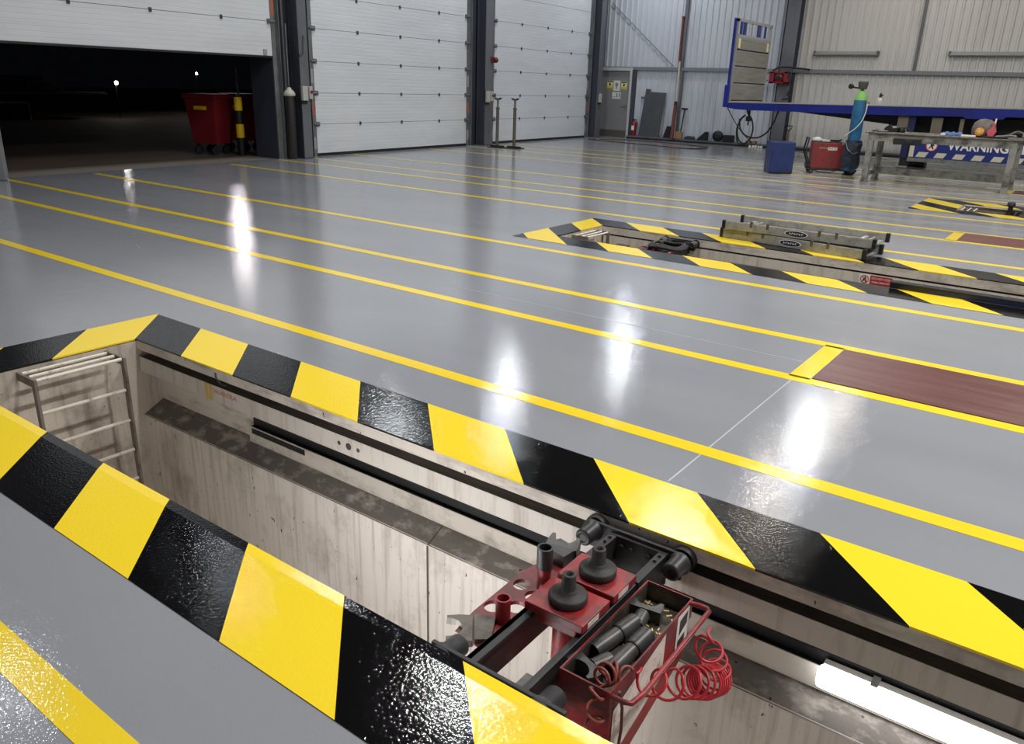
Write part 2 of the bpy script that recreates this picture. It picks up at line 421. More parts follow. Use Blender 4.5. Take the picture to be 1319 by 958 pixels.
border(pits[0], M_haz1, 'black and yellow striped border around the nearest pit', 4.0)
border(pits[1], M_haz2, 'black and yellow striped border around the second pit', 4.0)
border(pits[2], M_haz3, 'black and yellow striped border around the far pit', 6.5)

def pit(p, label, depth=1.5, lip=-.064):
    xo, yo0, yo1, xi, y0, y1, x1 = p
    P = empty('inspection_pit', (xi, (y0+y1)/2, 0), label, kind='structure')
    for side, ye, sg in (('far', y1, 1), ('near', y0, -1)):
        Y = lambda d: ye + sg*d            # d: distance outwards from the pit edge
        a = MB()
        prof = [(0,-.005),(.003,lip),(.09,lip),(.09,-.108)]
        for (d0,z0),(d1,z1) in zip(prof, prof[1:]): a.quad((xi,Y(d0),z0),(x1,Y(d0),z0),(x1,Y(d1),z1),(xi,Y(d1),z1))
        a.quad((xi,Y(.135),-.11),(x1,Y(.135),-.11),(x1,Y(.135),-.46),(xi,Y(.135),-.46))
        a.build('edge_lip', M_lip, P)
        a = MB(); zs = ((.135,-.445),(-.011,-.517))
        a.quad((xi,Y(zs[0][0]),zs[0][1]),(x1,Y(zs[0][0]),zs[0][1]),(x1,Y(zs[1][0]),zs[1][1]),(xi,Y(zs[1][0]),zs[1][1]))
        a.quad((xi,Y(.135),-.445),(x1,Y(.135),-.445),(x1,Y(.135),-.5),(xi,Y(.135),-.5))
        a.build('ledge', M_shelf, P)
        a = MB()
        a.quad((xi,Y(-.011),-.517),(x1,Y(-.011),-.517),(x1,Y(-.011),-depth),(xi,Y(-.011),-depth))
        a.build('side_wall', M_pit, P)
        a = MB(); a.prism([(xi,Y(-.012),-.5205),(xi,Y(-.004),-.5125),(xi,Y(.004),-.514)], (x1-xi,0,0)); a.build('wall_arris', M_rail, P)
        # steel channel the jack rolls on: white face, dark greasy top
        a = MB(); a.box((xi+.03, min(Y(-.006),Y(.0)), -.208), (x1, max(Y(-.006),Y(.0)), -.108))
        a.box((xi+.03, min(Y(0),Y(.07)), -.208), (x1, max(Y(0),Y(.07)), -.2))
        rl = a.build('jack_rail', M_rail, P)
        a = MB(); a.box((xi+.032, min(Y(-.004),Y(.07)), -.116), (x1, max(Y(-.004),Y(.07)), -.1065))
        a.build('rail_track', M_track, rl)
        # cable trunking: open-topped white channel with a black inside
        xs_ = xi + 1.0
        a = MB()
        a.box((xs_, min(Y(.085),Y(.09)), -.44), (x1, max(Y(.085),Y(.09)), -.345))
        a.box((xs_, min(Y(.085),Y(.134)), -.445), (x1, max(Y(.085),Y(.134)), -.438))
        tr = a.build('cable_trunking', M_trunk, P)
        a = MB(); a.box((xs_, min(Y(.09),Y(.134)), -.40), (x1, max(Y(.09),Y(.134)), -.352))
        a.box((xs_+.03, min(Y(.082),Y(.09)), -.385), (xs_+.5, max(Y(.082),Y(.09)), -.352))
        a.box((xs_, min(Y(.12),Y(.134)), -.352), (x1, max(Y(.12),Y(.134)), -.305))
        a.build('trunking_slot', M_black, tr)
    a = MB(); a.box((xi-.15, y0-.14, -depth), (xi, y1+.14, -.012))
    a.build('end_wall', M_post, P)
    a = MB(); a.box((x1, y0-.14, -depth), (x1+.15, y1+.14, -.012)); a.build('end_wall', M_post, P)
    a = MB(); a.quad((xi-.1,y0-.14,-depth),(x1,y0-.14,-depth),(x1,y1+.14,-depth),(xi-.1,y1+.14,-depth)); a.build('pit_floor', M_dkfloor, P)
    return P
P1 = pit(pits[0], 'nearest open inspection pit with whitewashed concrete walls')
P2 = pit(pits[1], 'second inspection pit, under the stacked aluminium platforms', lip=-.09)
P3 = pit(pits[2], 'far inspection pit in front of the workbench', lip=-.03)
# details painted on the nearest pit rail
rail1 = [c for c in P1.children if c.name.startswith('jack_rail')][0]
a = MB()
yf = 2.486 - .0065
for x in (-4.005, -3.965): a.box((x-.016, yf-.0006, -.207), (x+.016, yf, -.109))
tag(a.build('yellow_mark', mat('faded_yellow', (206,172,92), .6), rail1), 'faded yellow paint marks')
text('rail_lettering', 'VKAROLA', .040, (-3.825, yf-.001, -.142), (PI/2,0,0), mat('faded_red', (206,120,104), .6), rail1, sx=1.25)
a = MB()
for x, r_ in ((-2.86,.012),(-2.79,.02),(-2.72,.012)): a.cyl((x, yf-.0008, -.155), (x, yf, -.155), r_, n=9)
a.build('chipped_patch', M_track, rail1)
a = MB(); a.box((-2.252,2.468,-1.5),(-2.246,2.4752,-.52)); a.prism([(-2.252,2.474,-.515),(-2.246,2.474,-.515),(-2.246,2.618,-.443),(-2.252,2.618,-.443)], (0,0,.003))
tag(a.build('wall_joint', mat('joint_grime', (96,86,76), .8), P1), 'dark joint line in the far pit wall')
a = MB(); a.box((-3.92,2.487,-.06),(-3.90,2.54,-.02)); a.tube([(-3.9,2.50,-.03),(-3.9,2.49,-.07),(-3.88,2.5,-.095),(-3.85,2.51,-.1)], .006)
tag(a.build('edge_bracket', M_iron, P1), 'small steel bracket under the pit edge')

# pit ladders
def ladder(p, label, n=7, dx=0.):
    xi, y0, y1 = p[3], p[4], p[5]
    X = xi + .2; ya, yb = y0 + .31, y1 - .21
    t = empty('pit_ladder', (xi, (ya+yb)/2, -.05), label, 'ladder', 'pit ladders')
    for y in (ya - .012, yb + .012):
        a = MB()
        a.box((xi, y-.007, -.075), (X-.0195, y+.007, -.028)); a.box((X-.02, y-.0075, -1.5), (X+.02, y+.0075, -.027))
        a.build('stringer', M_stringer, t)
    for k, (x, z) in enumerate([(xi+.03,-.036),(xi+.115,-.036)] + [(X, -.036 - .2*i) for i in range(n)]):
        a = MB(); a.cyl((x, ya, z), (x, yb, z), .0105, n=10); a.build('rung', M_ladder, t)
ladder(pits[0], 'white-worn steel ladder at the end of the nearest pit')
ladder(pits[1], 'white-worn steel ladder at the end of the second pit')
ladder(pits[2], 'white-worn steel ladder at the end of the far pit')

# strip lamps in the pit
def batten(x0, x1, yf, sg, label, m, z0=-.392, z1=-.312):
    """sg = +1: housing towards +y, diffuser facing -y"""
    t = empty('strip_lamp', ((x0+x1)/2, yf, z0), label, 'lamp', 'pit strip lamps')
    lo, hi = (yf+.055, yf+.085) if sg > 0 else (yf-.085, yf-.055)
    a = MB(); a.box((x0+.01, lo, z0+.005), (x1-.01, hi, z1-.005)); a.build('housing', M_tubebody, t)
    lo, hi = (yf, yf+.055) if sg > 0 else (yf-.055, yf)
    a = MB(); a.bevbox((x0, lo, z0), (x1, hi, z1), .018); a.build('diffuser', m, t)
    for q in (.12, .5, .88):
        a = MB(); x = x0 + (x1-x0)*q; b0, b1 = (yf+.03, yf+.09) if sg > 0 else (yf-.09, yf-.03)
        a.box((x-.012, b0, z1-.004), (x+.012, b1, z1+.004)); a.build('clip', M_galv, t)
batten(-.43, 1.10, 2.505, 1, 'lit white strip lamp on the far pit ledge, lower right', M_tubedim)
batten(-2.8, -1.3, 1.46, -1, 'strip lamp hidden under the near edge of the nearest pit', M_tube)

# ------------------------------------------------------------------ pit jack
def fork(mb, c, d, side, up, w=.11, t=.045, h=.05):
    """V-notched axle adaptor head: c centre of base, d forward, side, up unit vectors"""
    c, d, side, up = map(Vector, (c, d, side, up))
    poly = [(-w/2,0),(w/2,0),(w/2,h*.55),(w/2-.006,h)] + [(math.cos(q)*(w/2-.018), h-math.sin(q)*h*.62) for q in [PI*k/10 for k in range(11)]] + [(-w/2+.006,h),(-w/2,h*.55)]
    mb.prism([c + side*x + d*y - up*t/2 for x, y in poly], up*t)
def jack(ox, oy, full, label):
    hz = 0 if full else -.075
    """beam jack spanning a pit; (ox, oy) shifts it from the nearest pit"""
    O = lambda x, y, z, k=0: (x+ox, y+oy, z+k)
    t = empty('pit_jack', O(-1.125, 1.98, -.108), label, 'pit jack', 'pit jacks')
    # carriages on the two rails
    for nm, yp, yt, zt, zb in (('near', 1.505, 1.59, -.018, -.135), ('far', 2.447, 2.36, -.022, -.135)):
        a = MB(); x0, x1 = (-1.35, -.862) if nm == 'near' else (-1.352, -.945)
        a.bevbox(O(x0, yp-.008, zb), O(x1, yp+.008, zt), .003); cp = a.build('carriage_plate', M_blacksteel, t)
        sg = 1 if yt > yp else -1
        for xr in ((-1.305, -.942) if nm == 'near' else (-1.33, -.955)):
            a = MB()
            a.lathe(O(xr, yp, -.062), [(.044,0),(.046,sg*.012),(.038,sg*.02),(.036,sg*(abs(yt-yp)-.008)),(.03,sg*abs(yt-yp)),(.018,sg*abs(yt-yp)),(.017,sg*(abs(yt-yp)-.004))], 20, axis=(0,1,0))
            a.build('roller', M_darkroll, t)
            a = MB(); a.lathe(O(xr, yp - sg*.01, -.06), [(.048,0),(.05,-sg*.01),(.05,-sg*.05),(.04,-sg*.055)], 22, axis=(0,1,0))
            a.build('rail_wheel', M_black, t)
    # two arms and the inner frame
    for x in (-1.232, -1.02):
        a = MB(); a.bevbox(O(x-.011, 1.515, -.19), O(x+.011, 2.40, -.045), .003)
        a.bevbox(O(x-.011, 1.515, -.06), O(x+.011+(.02 if x < -1.1 else -.02), 1.9, -.045), .003)
        a.build('arm', M_blacksteel, t)
        a = MB(); a.bevbox(O(x-.017, 2.20, -.145), O(x+.017, 2.43, -.038), .003)
        for yy in (2.36, 2.40): a.cyl(O(x, yy, -.04), O(x, yy, -.03), .007, n=8)
        a.build('arm_clamp', M_blacksteel, t)
    a = MB(); a.bevbox(O(-1.25, 2.425, -.17), O(-1.0, 2.44, -.036), .003)
    for x in (-1.19, -1.15, -1.075, -.985):
        a.cyl(O(x, 2.425, -.075), O(x, 2.412, -.075), .011, n=10)
    a.build('cross_plate', M_blacksteel, t)
    a = MB(); a.bevbox(O(-1.06, 1.512, -.12), O(-1.03, 1.60, -.05), .003); a.build('arm_block', M_gun, t)
    # lifting heads
    for y0, y1 in ((1.826, 2.002), (2.026, 2.19)):
        a = MB(); a.bevbox(O(-1.232, y0, -.032+hz), O(-1.006, y1, hz), .004)
        a.bevbox(O(-1.20, y0+.03, -.085+hz), O(-1.045, y1-.02, -.03+hz), .004)
        hd = a.build('lifting_head', M_red, t)
        xc, yc = -1.118, (y0+y1)/2
        a = MB(); a.lathe(O(xc, yc, hz), [(.062,0),(.066,.006),(.066,.026),(.06,.031),(.034,.032),(.031,.044),(.028,.046),(.0255,.048),(.0235,.1),(.022,.103),(.0125,.103),(.0115,.07)], 28)
        a.build('saddle_pad', M_disc, hd)
        a = MB(); a.box(O(-1.0055, y0+.03, -.027+hz), O(-1.0045, y0+.1, -.005+hz)); a.build('name_label', M_label, hd)
        a = MB(); a.cyl(O(xc, yc, -.05+hz), O(xc, yc, -.75), .046, n=20); a.build('ram_cylinder', M_red, t)
    # rack of holes for adaptors, left of the arms
    a = MB(); z0, z1 = -.095, -.08
    hol = [(-1.352,1.986,.033),(-1.283,1.955,.03),(-1.292,1.868,.034),(-1.357,1.822,.033)]
    bm = bmesh.new()
    outline = [(-1.245,1.62),(-1.245,2.22),(-1.30,2.25),(-1.372,2.2),(-1.40,2.04),(-1.393,1.76),(-1.375,1.64)]
    vs = [bm.verts.new((x, y, 0)) for x, y in outline]; es = [bm.edges.new((vs[i], vs[(i+1) % len(vs)])) for i in range(len(vs))]
    for hx, hy, hr in hol:
        hv = [bm.verts.new((hx+hr*math.cos(2*PI*k/20), hy+hr*math.sin(2*PI*k/20), 0)) for k in range(20)]
        es += [bm.edges.new((hv[k], hv[(k+1) % 20])) for k in range(20)]
    g = bmesh.ops.triangle_fill(bm, edges=es, use_beauty=True)
    fs = [x for x in g['geom'] if isinstance(x, bmesh.types.BMFace)]
    keep = [q for q in fs if not any((q.calc_center_median().x-hx)**2+(q.calc_center_median().y-hy)**2 < (hr*.8)**2 for hx, hy, hr in hol)]
    bm.verts.index_update()
    vl = [v.co.copy() for v in bm.verts]
    for zz, fl in ((z1, 1), (z0, -1)):
        a.add([O(v.x, v.y, zz) for v in vl], [[v.index for v in q.verts][::(1 if q.normal.z*fl > 0 else -1)] for q in keep])
    for loop in [outline] + [[(hx+hr*math.cos(2*PI*k/20), hy+hr*math.sin(2*PI*k/20)) for k in range(20)] for hx, hy, hr in hol]:
        for k in range(len(loop)):
            p, q = loop[k], loop[(k+1) % len(loop)]
            a.quad(O(*p, z0), O(*q, z0), O(*q, z1), O(*p, z1))
    bm.free()
    a.build('adaptor_rack', M_reddark, t)
    if not full: return t
    return t
J1 = jack(0, 0, True, 'red and black pit jack spanning the nearest pit')

# adaptors standing in the rack
a = MB(); a.cyl((-1.283,1.778,-.092), (-1.283,1.778,.012), .0255, n=22, hole=.021)
tag(a.build('adaptor_tube', M_red, origin=(-1.283,1.778,-.09)), 'short open red tube standing in the hole rack of the jack', 'adaptor')
t = empty('adaptor_tube', (-1.283,2.02,-.09), 'red tube with black open cap standing behind the hole rack', 'adaptor')
a = MB(); a.cyl((-1.283,2.02,-.092), (-1.283,2.02,.04), .0245, n=22, hole=.02); a.build('tube', M_red, t)
a = MB(); a.cyl((-1.283,2.02,.005), (-1.283,2.02,.085), .029, n=22, hole=.022); a.build('cap', M_darkroll, t)
a = MB(); fork(a, (-1.33,1.675,-.079), (-.78,-.62,.05), (.62,-.78,0), (.05,.03,.99), .13, .026, .085)
a.prism([(-1.37,1.735,-.079),(-1.285,1.632,-.079),(-1.245,1.665,-.079),(-1.30,1.76,-.079)], (0,0,.016))
tag(a.build('axle_adaptor', M_iron, origin=(-1.34,1.7,-.08)), 'bare worn iron forked adaptor on near end of hole rack', 'adaptor')
a = MB(); fork(a, (-1.335,2.21,-.05), (-.25,.95,.15), (.95,.25,0), (0,-.15,1), .125, .04, .075)
a.prism([(-1.40,2.18,-.079),(-1.29,2.16,-.079),(-1.28,2.24,-.079),(-1.37,2.26,-.079)], (0,0,.05))
tag(a.build('axle_adaptor', M_gun, origin=(-1.34,2.2,-.08)), 'dark forked adaptor at far end of hole rack, by the pit wall', 'adaptor')

# tool tray hung on the jack: open red box
tb = empty('tool_tray', (-.905,1.96,-.4), 'open red metal tool tray with tube handle hung on the pit jack', 'tool tray')
a = MB(); X0, X1, Y0, Y1, ZT, ZF = -.99, -.815, 1.672, 2.248, -.045, -.115; w = .006
a.box((X0,Y0,ZF-.006),(X1,Y1,ZF), 1)
for lo, hi in (((X0,Y0,ZF),(X0+w,Y1,ZT)),((X1-w,Y0,ZF),(X1,Y1,ZT)),((X0+w,Y0,ZF),(X1-w,Y0+w,ZT)),((X0+w,Y1-w,ZF),(X1-w,Y1,ZT))): a.box(lo, hi)
for lo, hi in (((X0+w,Y0+w,ZF),(X0+w+.001,Y1-w,ZT-.006)),((X1-w-.001,Y0+w,ZF),(X1-w,Y1-w,ZT-.006)),((X0+w,Y0+w,ZF),(X1-w,Y0+w+.001,ZT-.006)),((X0+w,Y1-w-.001,ZF),(X1-w,Y1-w,ZT-.006))): a.box(lo, hi, 1)
a.build('tray', [M_reddark, M_traygrime], tb)
a = MB(); a.prism([(X0+.01,Y0+.012,ZF-.007),(X0+.01,Y1-.03,ZF-.007),(X0+.01,Y1-.03,-.265),(X0+.01,Y0+.012,-.42)], (X1-X0-.012,0,0)); a.build('body', M_red, tb)
a = MB(); a.quad((X1+.0006,1.70,-.13),(X1+.0006,2.04,-.062),(X1+.0006,2.04,-.235),(X1+.0006,1.76,-.315),(X1+.0006,1.70,-.32)); tag(a.build('label', M_label, tb), 'torn white paper label')
a = MB(); a.quad((X1+.0006,2.13,-.055),(X1+.0006,2.225,-.055),(X1+.0006,2.225,-.22),(X1+.0006,2.13,-.235)); tag(a.build('label', M_white, tb), 'white and black warning label')
a = MB(); a.quad((X1+.0012,2.15,-.08),(X1+.0012,2.21,-.07),(X1+.0012,2.21,-.12),(X1+.0012,2.15,-.14)); a.quad((X1+.0012,2.145,-.16),(X1+.0012,2.2,-.15),(X1+.0012,2.2,-.2),(X1+.0012,2.145,-.2)); a.build('label_print', M_dark, tb)
a = MB()
hx = -.745
pts = [(X1,2.225,-.052),(X1+.03,2.232,-.05),(hx-.012,2.232,-.05),(hx,2.222,-.05),(hx,2.1,-.052),(hx,1.75,-.06),(hx-.01,1.69,-.06),(hx-.03,1.682,-.06),(X1,1.682,-.06)]
a.tube(pts, .0085, 10); a.build('handle', M_red, tb)
# loose adaptors in the tray
def ext_tube(p0, p1, label):
    p0, p1 = Vector(p0), Vector(p1); mid = p0.lerp(p1, .6)
    a = MB(); a.cyl(p0, mid, .0265, n=20, hole=.02); a.cyl(mid - (p1-p0)*.02, p1, .031, n=20)
    a.cyl(mid, mid + (p1-p0)*.015, .0322, n=20)
    tag(a.build('extension_tube', M_gun, origin=p0), label, 'adaptor', 'grey adaptors in the tool tray')
ext_tube((-.972,1.845,-.088), (-.935,2.055,-.083), 'grey extension tube in the tray, left one beside the jack')
ext_tube((-.885,1.80,-.088), (-.872,2.02,-.083), 'grey extension tube in the tray, beside the red handle side')
def tray_fork(c, ang, label):
    a = MB(); d = Vector((math.cos(ang), math.sin(ang), 0)); sd = Vector((-d.y, d.x, 0)); c = Vector(c)
    a.cyl(c - d*.005, c - d*.075, .026, n=18, hole=.02)
    fork(a, c, d, sd, (0,0,1), .12, .05, .055)
    tag(a.build('forked_adaptor', M_gun, origin=c), label, 'adaptor', 'grey adaptors in the tool tray')
tray_fork((-.938,1.775,-.088), -PI*.62, 'grey forked adaptor at near end of the tool tray')
tray_fork((-.935,2.115,-.088), PI*.55, 'grey forked adaptor at far end of the tool tray')
a = MB()
for i in range(70):
    x, y = random.uniform(-.975,-.83), random.uniform(1.95,2.23)
    if i < 18: x, y = random.gauss(-.955,.014), random.gauss(2.19,.02)
    x = min(max(x,-.98),-.825); y = min(y,2.238)
    q = random.uniform(.003,.0065); an = random.uniform(0,PI); M_ = Matrix.Translation((x,y,-.113)) @ Matrix.Rotation(an,4,'Z')
    a.box((-q*1.6,-q*.5,-.002),(q*1.6,q*.5,.001), 0, M_)
tag(a.build('wood_shavings', M_sawdust), 'pale shavings scattered on the bottom of the tool tray', 'debris', kind='stuff')

# coiled air hose
def coil(path, radii, turns, n=26):
    """helix around a polyline; radii and turns per segment"""
    path = [Vector(p) for p in path]; out = []; ph = 0
    up = Vector((0,0,1))
    for i in range(len(path)-1):
        a_, b_ = path[i], path[i+1]; t = (b_-a_).normalized()
        s_ = t.cross(Vector((.3,.1,1))).normalized(); w_ = s_.cross(t)
        k = max(2, int(turns[i]*n)); r0, r1 = radii[i], radii[i+1]
        for j in range(k):
            q = j/k; r_ = r0+(r1-r0)*q; an = ph + 2*PI*turns[i]*q
            out.append(a_.lerp(b_, q) + (s_*math.cos(an)+w_*math.sin(an))*r_)
        ph += 2*PI*turns[i]
    return out
def smooth(p, it=2):
    for _ in range(it): p = [p[0]] + [(p[i-1]+p[i]*2+p[i+1])/4 for i in range(1, len(p)-1)] + [p[-1]]
    return p
hs = empty('air_hose', (-.72,2.1,-.2), 'red coiled air hose draped over the tool tray handle', 'hose')
path = [(-.705,2.14,-.05),(-.70,2.10,-.09),(-.70,2.17,-.17),(-.70,2.235,-.27),(-.70,2.255,-.33),(-.70,2.13,-.26),(-.71,2.01,-.18),(-.735,1.90,-.13),(-.765,1.81,-.07),(-.80,1.77,-.03)]
p = coil(path, [.0,.04,.042,.05,.055,.055,.05,.045,.04,.015], [.4,1.0,1.6,1.2,5.5,2.6,1.3,1.2,.6])
a = MB(); a.tube(smooth(p), .0048, 8); a.build('red_coils', M_hose, hs)
path = [(-.80,1.77,-.03),(-.835,1.765,-.045),(-.86,1.74,-.04),(-.86,1.69,-.03),(-.85,1.652,-.05),(-.848,1.648,-.12),(-.85,1.648,-.3)]
p = coil(path, [.015,.03,.034,.028,.02,.026,.024], [.6,1.3,1.6,.6,.9,2.6])
p = [Vector((q.x, q.y if q.y > 1.66 or q.z > -.035 else min(q.y, 1.664), q.z)) for q in p]
a = MB(); a.tube(smooth(p), .0048, 8); tag(a.build('dusty_coils', M_hosebrown, hs), 'brown dusty coils over the near rim')
a = MB(); a.tube(smooth([Vector(q) for q in [(-.80,1.70,-.05),(-.79,1.74,-.1),(-.795,1.75,-.2),(-.80,1.72,-.3),(-.805,1.70,-.42),(-.81,1.7,-.6)]], 3), .005, 8)
tag(a.build('air_line', mat('maroon_line', (96,34,44), .45), origin=(-.8,1.72,-.3)), 'thin maroon line hanging down beside the tool tray', 'hose')

# ------------------------------------------------------------------ jack and things at the second pit
J2 = jack(-2.66, 6.09, False, 'black and red pit jack in the second pit, left of platforms')
a = MB()
for k in range(3):
    rr = .19 - .02*k
    a.tube([(-3.70+rr*1.1*math.cos(2*PI*i/40), 8.02+rr*math.sin(2*PI*i/40), -.02+.008*k+.01*math.sin(3*2*PI*i/40)) for i in range(40)], .016, 8, closed=True)
tag(a.build('coiled_hose', M_black, origin=(-3.70,8.02,0)), 'black hose coiled in a ring on the second pit jack', 'hose')
a = MB(); a.bevbox((-4.22,7.66,-.16),(-4.06,7.82,-.03),.01); a.cyl((-4.14,7.72,-.04),(-4.14,7.72,-.02),.04)
tag(a.build('tool_box', M_dark, origin=(-4.14,7.74,-.16)), 'black box at left end of the second pit jack', 'box')
J3 = jack(.25, 12.37, False, 'dark pit jack in the far pit')
a = MB(); a.cyl((-1.06,14.5,-.05),(-1.06,14.5,.10),.035); a.lathe((-1.06,14.5,.07),[(.055,0),(.055,.05),(.035,.06)],16)
tag(a.build('axle_stand_head', M_black, origin=(-1.06,14.5,0)), 'black upright adaptor on the far pit jack', 'adaptor')
# sign on second pit rail
yf2 = 8.575 - .0065
sg = empty('warning_sign', (-1.64, yf2, -.165), 'red and white DO NOT STEP sign on the second pit rail', 'sign')
M_signred = mat('sign_red', (168,28,44), .45)
a = MB(); a.box((-1.695,yf2-.004,-.207),(-1.485,yf2,-.118)); a.build('text_panel', M_signred, sg)
a = MB(); a.box((-1.80,yf2-.004,-.207),(-1.695,yf2,-.118)); a.build('symbol_panel', M_white, sg)
a = MB(); a.tube([(-1.747+.038*math.cos(2*PI*i/28), yf2-.005, -.1625+.038*math.sin(2*PI*i/28)) for i in range(28)], .004, 6, closed=True)
a.tube([(-1.774,yf2-.005,-.136),(-1.72,yf2-.005,-.189)], .004, 6); a.build('prohibition_ring', M_signred, sg)
a = MB(); a.cyl((-1.742,yf2-.006,-.142),(-1.742,yf2-.004,-.142),.007,n=10)
a.prism([(-1.755,yf2-.006,-.15),(-1.735,yf2-.006,-.15),(-1.728,yf2-.006,-.19),(-1.738,yf2-.006,-.19),(-1.745,yf2-.006,-.17),(-1.76,yf2-.006,-.19),(-1.768,yf2-.006,-.186)], (0,.002,0)); a.build('figure_symbol', M_dark, sg)
text('sign_lettering', 'DO NOT STEP', .030, (-1.59, yf2-.005, -.145), (PI/2,0,0), M_white, sg, sx=.95)
text('sign_lettering', 'OVER OPEN PIT', .026, (-1.59, yf2-.005, -.183), (PI/2,0,0), M_white, sg, sx=.95)
# blue-black channel lying along the near rail of the second pit
a = MB(); a.bevbox((-1.32,7.535,.004),(2.2,7.64,.06),.006); a.box((-1.0,7.53,.008),(2.2,7.535,.04),1)
tag(a.build('steel_channel', [M_dark, mat('dark_navy', (28,34,66), .45)], origin=(0.4,7.59,0)), 'long dark navy steel channel lying along the second pit', 'beam')

# stacked aluminium folding platforms
def platform(p0, p1, depth, z0, h, label, top_up, oval_at):
    p0, p1 = Vector((*p0, 0)), Vector((*p1, 0)); d = (p1-p0); Lq = d.length; d.normalize(); n = Vector((-d.y, d.x, 0))
    M_ = Matrix((( d.x, n.x, 0, p0.x), (d.y, n.y, 0, p0.y), (0,0,1,z0), (0,0,0,1)))
    t = empty('folding_platform', M_ @ Vector((Lq/2, depth/2, 0)), label, 'work platform', 'stacked aluminium platforms')
    for y, nm in ((0, 'front'), (depth-.03, 'back')):
        a = MB(); a.bevbox((.03,y,0),(Lq-.03,y+.03,h),.004,0,M_)
        a.box((.03,y+.004,h),(Lq-.03,y+.012,h+.004),0,M_)
        a.build('side_rail', M_alu, t)
        for x in (0, Lq-.04):
            a = MB(); a.bevbox((x,y-.006,-.0),(x+.04,y+.036,h+.008),.004,0,M_); a.build('end_cap', M_dark, t)
    a = MB(); zz = (h*.75, h*.9) if top_up else (.004, .02)
    for k in range(6):
        y = .035 + k*(depth-.07)/6; a.box((.05,y,zz[0]),(Lq-.05,y+(depth-.07)/6-.008,zz[1]),0,M_)
    a.build('deck', M_alu, t)
    for x in (.18, Lq-.25):
        a = MB()
        a.bevbox((x,.04,zz[1]),(x+.05,depth-.04,zz[1]+.03),.004,0,M_)
        a.cyl(M_ @ Vector((x+.1,.05,zz[1]+.02)), M_ @ Vector((x+.1,depth-.05,zz[1]+.02)), .012, n=8)
        a.build('folded_leg', M_alu, t)
    a = MB()
    for x in (.33, .52, Lq-.6, Lq-.42): a.bevbox((x,-.003,h*.55),(x+.03,.02,h+.025),.003,0,M_)
    a.build('hinge', M_iron, t)
    a = MB(); q = [M_ @ Vector((oval_at+.13*math.cos(2*PI*i/28), -.0015, h*.5+.036*math.sin(2*PI*i/28))) for i in range(28)]; a.prism(q, n*.002); ov = a.build('badge', M_white, t)
    a = MB(); q = [M_ @ Vector((oval_at+.118*math.cos(2*PI*i/28), -.0028, h*.5+.029*math.sin(2*PI*i/28))) for i in range(28)]; a.prism(q, n*.002); a.build('badge_field', mat('badge_navy', (34,38,60), .4), ov)
    a = MB()
    for k in range(6):
        x = oval_at - .075 + k*.027
        a.box((x,-.0045,h*.5-.011),(x+.006,-.002,h*.5+.011),0,M_); a.box((x,-.0045,h*.5-.004+.008*(k%2)),(x+.02,-.002,h*.5+.002+.008*(k%2)),0,M_)
    a.build('badge_print', M_white, ov)
    return t
platform((-3.47,8.90), (-1.80,8.68), .50, .004, .098, 'aluminium folding platform at the bottom of the stack', False, .86)
platform((-3.43,8.83), (-1.74,8.775), .56, .113, .09, 'aluminium folding platform on top of the stack, open side up', False, .86)

# ------------------------------------------------------------------ left wall: sectional doors and columns
def W(p): # (offset into the room, y, z) -> world, on the slightly skewed door wall
    return (wall_x(p[1]) + p[0], p[1], p[2])
def door(name, y0, y1, zb, ztop, label, seams_h):
    d = empty(name, W((0, (y0+y1)/2, zb)), label, kind='structure')
    z = zb; k = 0; ph = .636
    while z < ztop:
        a = MB(W); a.box((-.05, y0, z+.004 if k else z), (0, y1, min(z+ph, ztop)-.004)); a.build('door_panel', M_door, d)
        if k:
            for q in (.25, .515, .785) if k % 1 == 0 else ():
                y = y0 + (y1-y0)*q
                if z > 3.6: continue
                a = MB(W); a.box((0, y-.026, z-.04), (.014, y+.026, z+.032)); a.cyl((.014,y-.024,z), (.014,y+.024,z), .011, n=8); a.build('hinge', M_slate, d)
            for y, s_ in ((y0, -1), (y1, 1)):
                if z > 3.6: continue
                a = MB(W); a.box((0, min(y,y-s_*.08), z-.045), (.03, max(y,y-s_*.08), z+.045)); a.cyl((.03,y-s_*.05,z), (.03,y+s_*.09,z), .022, n=10); a.build('roller_bracket', M_greysteel, d)
        z += ph; k += 1
    a = MB(W); a.box((-.04, y0, zb-.035 if zb > .1 else .0), (.012, y1, zb+.03 if zb < .1 else zb)); a.build('bottom_seal', M_black, d)
    a = MB(W)
    for k2 in range(1, k): a.box((-.045, y0+.01, zb+k2*ph-.01), (-.012, y1-.01, zb+k2*ph+.01))
    a.build('seam_backing', M_dark, d)
    if zb > .1:
        a = MB(W); a.box((0,y1-.22,zb+.01),(.02,y1-.14,zb+.12)); a.build('lift_bracket', M_lightgrey, d)
    for y, s_ in ((y0, -1), (y1, 1)):
        a = MB(W)
        lo, hi = sorted((y + s_*.01, y + s_*.16)); a.box((-.03, lo, 0), (.0, hi, 5.2))
        lo, hi = sorted((y + s_*.145, y + s_*.16)); a.box((0, lo, 0), (.07, hi, 5.2))
        g_ = a.build('guide_rail', M_galv, d)
        a = MB(W); lo, hi = sorted((y + s_*.16, y + s_*.2)); a.box((-.03, lo, 0), (.05, hi, 5.2)); a.build('rubber_seal', M_black, d)
        for zs, ze, mt in ((.85,1.12,M_orange),(1.5,1.78,M_lightgrey),(.15,.4,M_lightgrey)) if name != 'door_1' else ((2.75,3.1,M_orange),):
            a = MB(W); lo, hi = sorted((y + s_*.03, y + s_*.10)); a.box((.0,lo,zs),(.003,hi,ze)); a.build('sticker', mt, g_)
    return d
door('door_1', 5.55, 10.86, 1.99, 5.1, 'white sectional door at left, half raised onto the dark yard', True)
door('door_2', 11.93, 17.27, .03, 5.1, 'closed white sectional door in the middle', True)
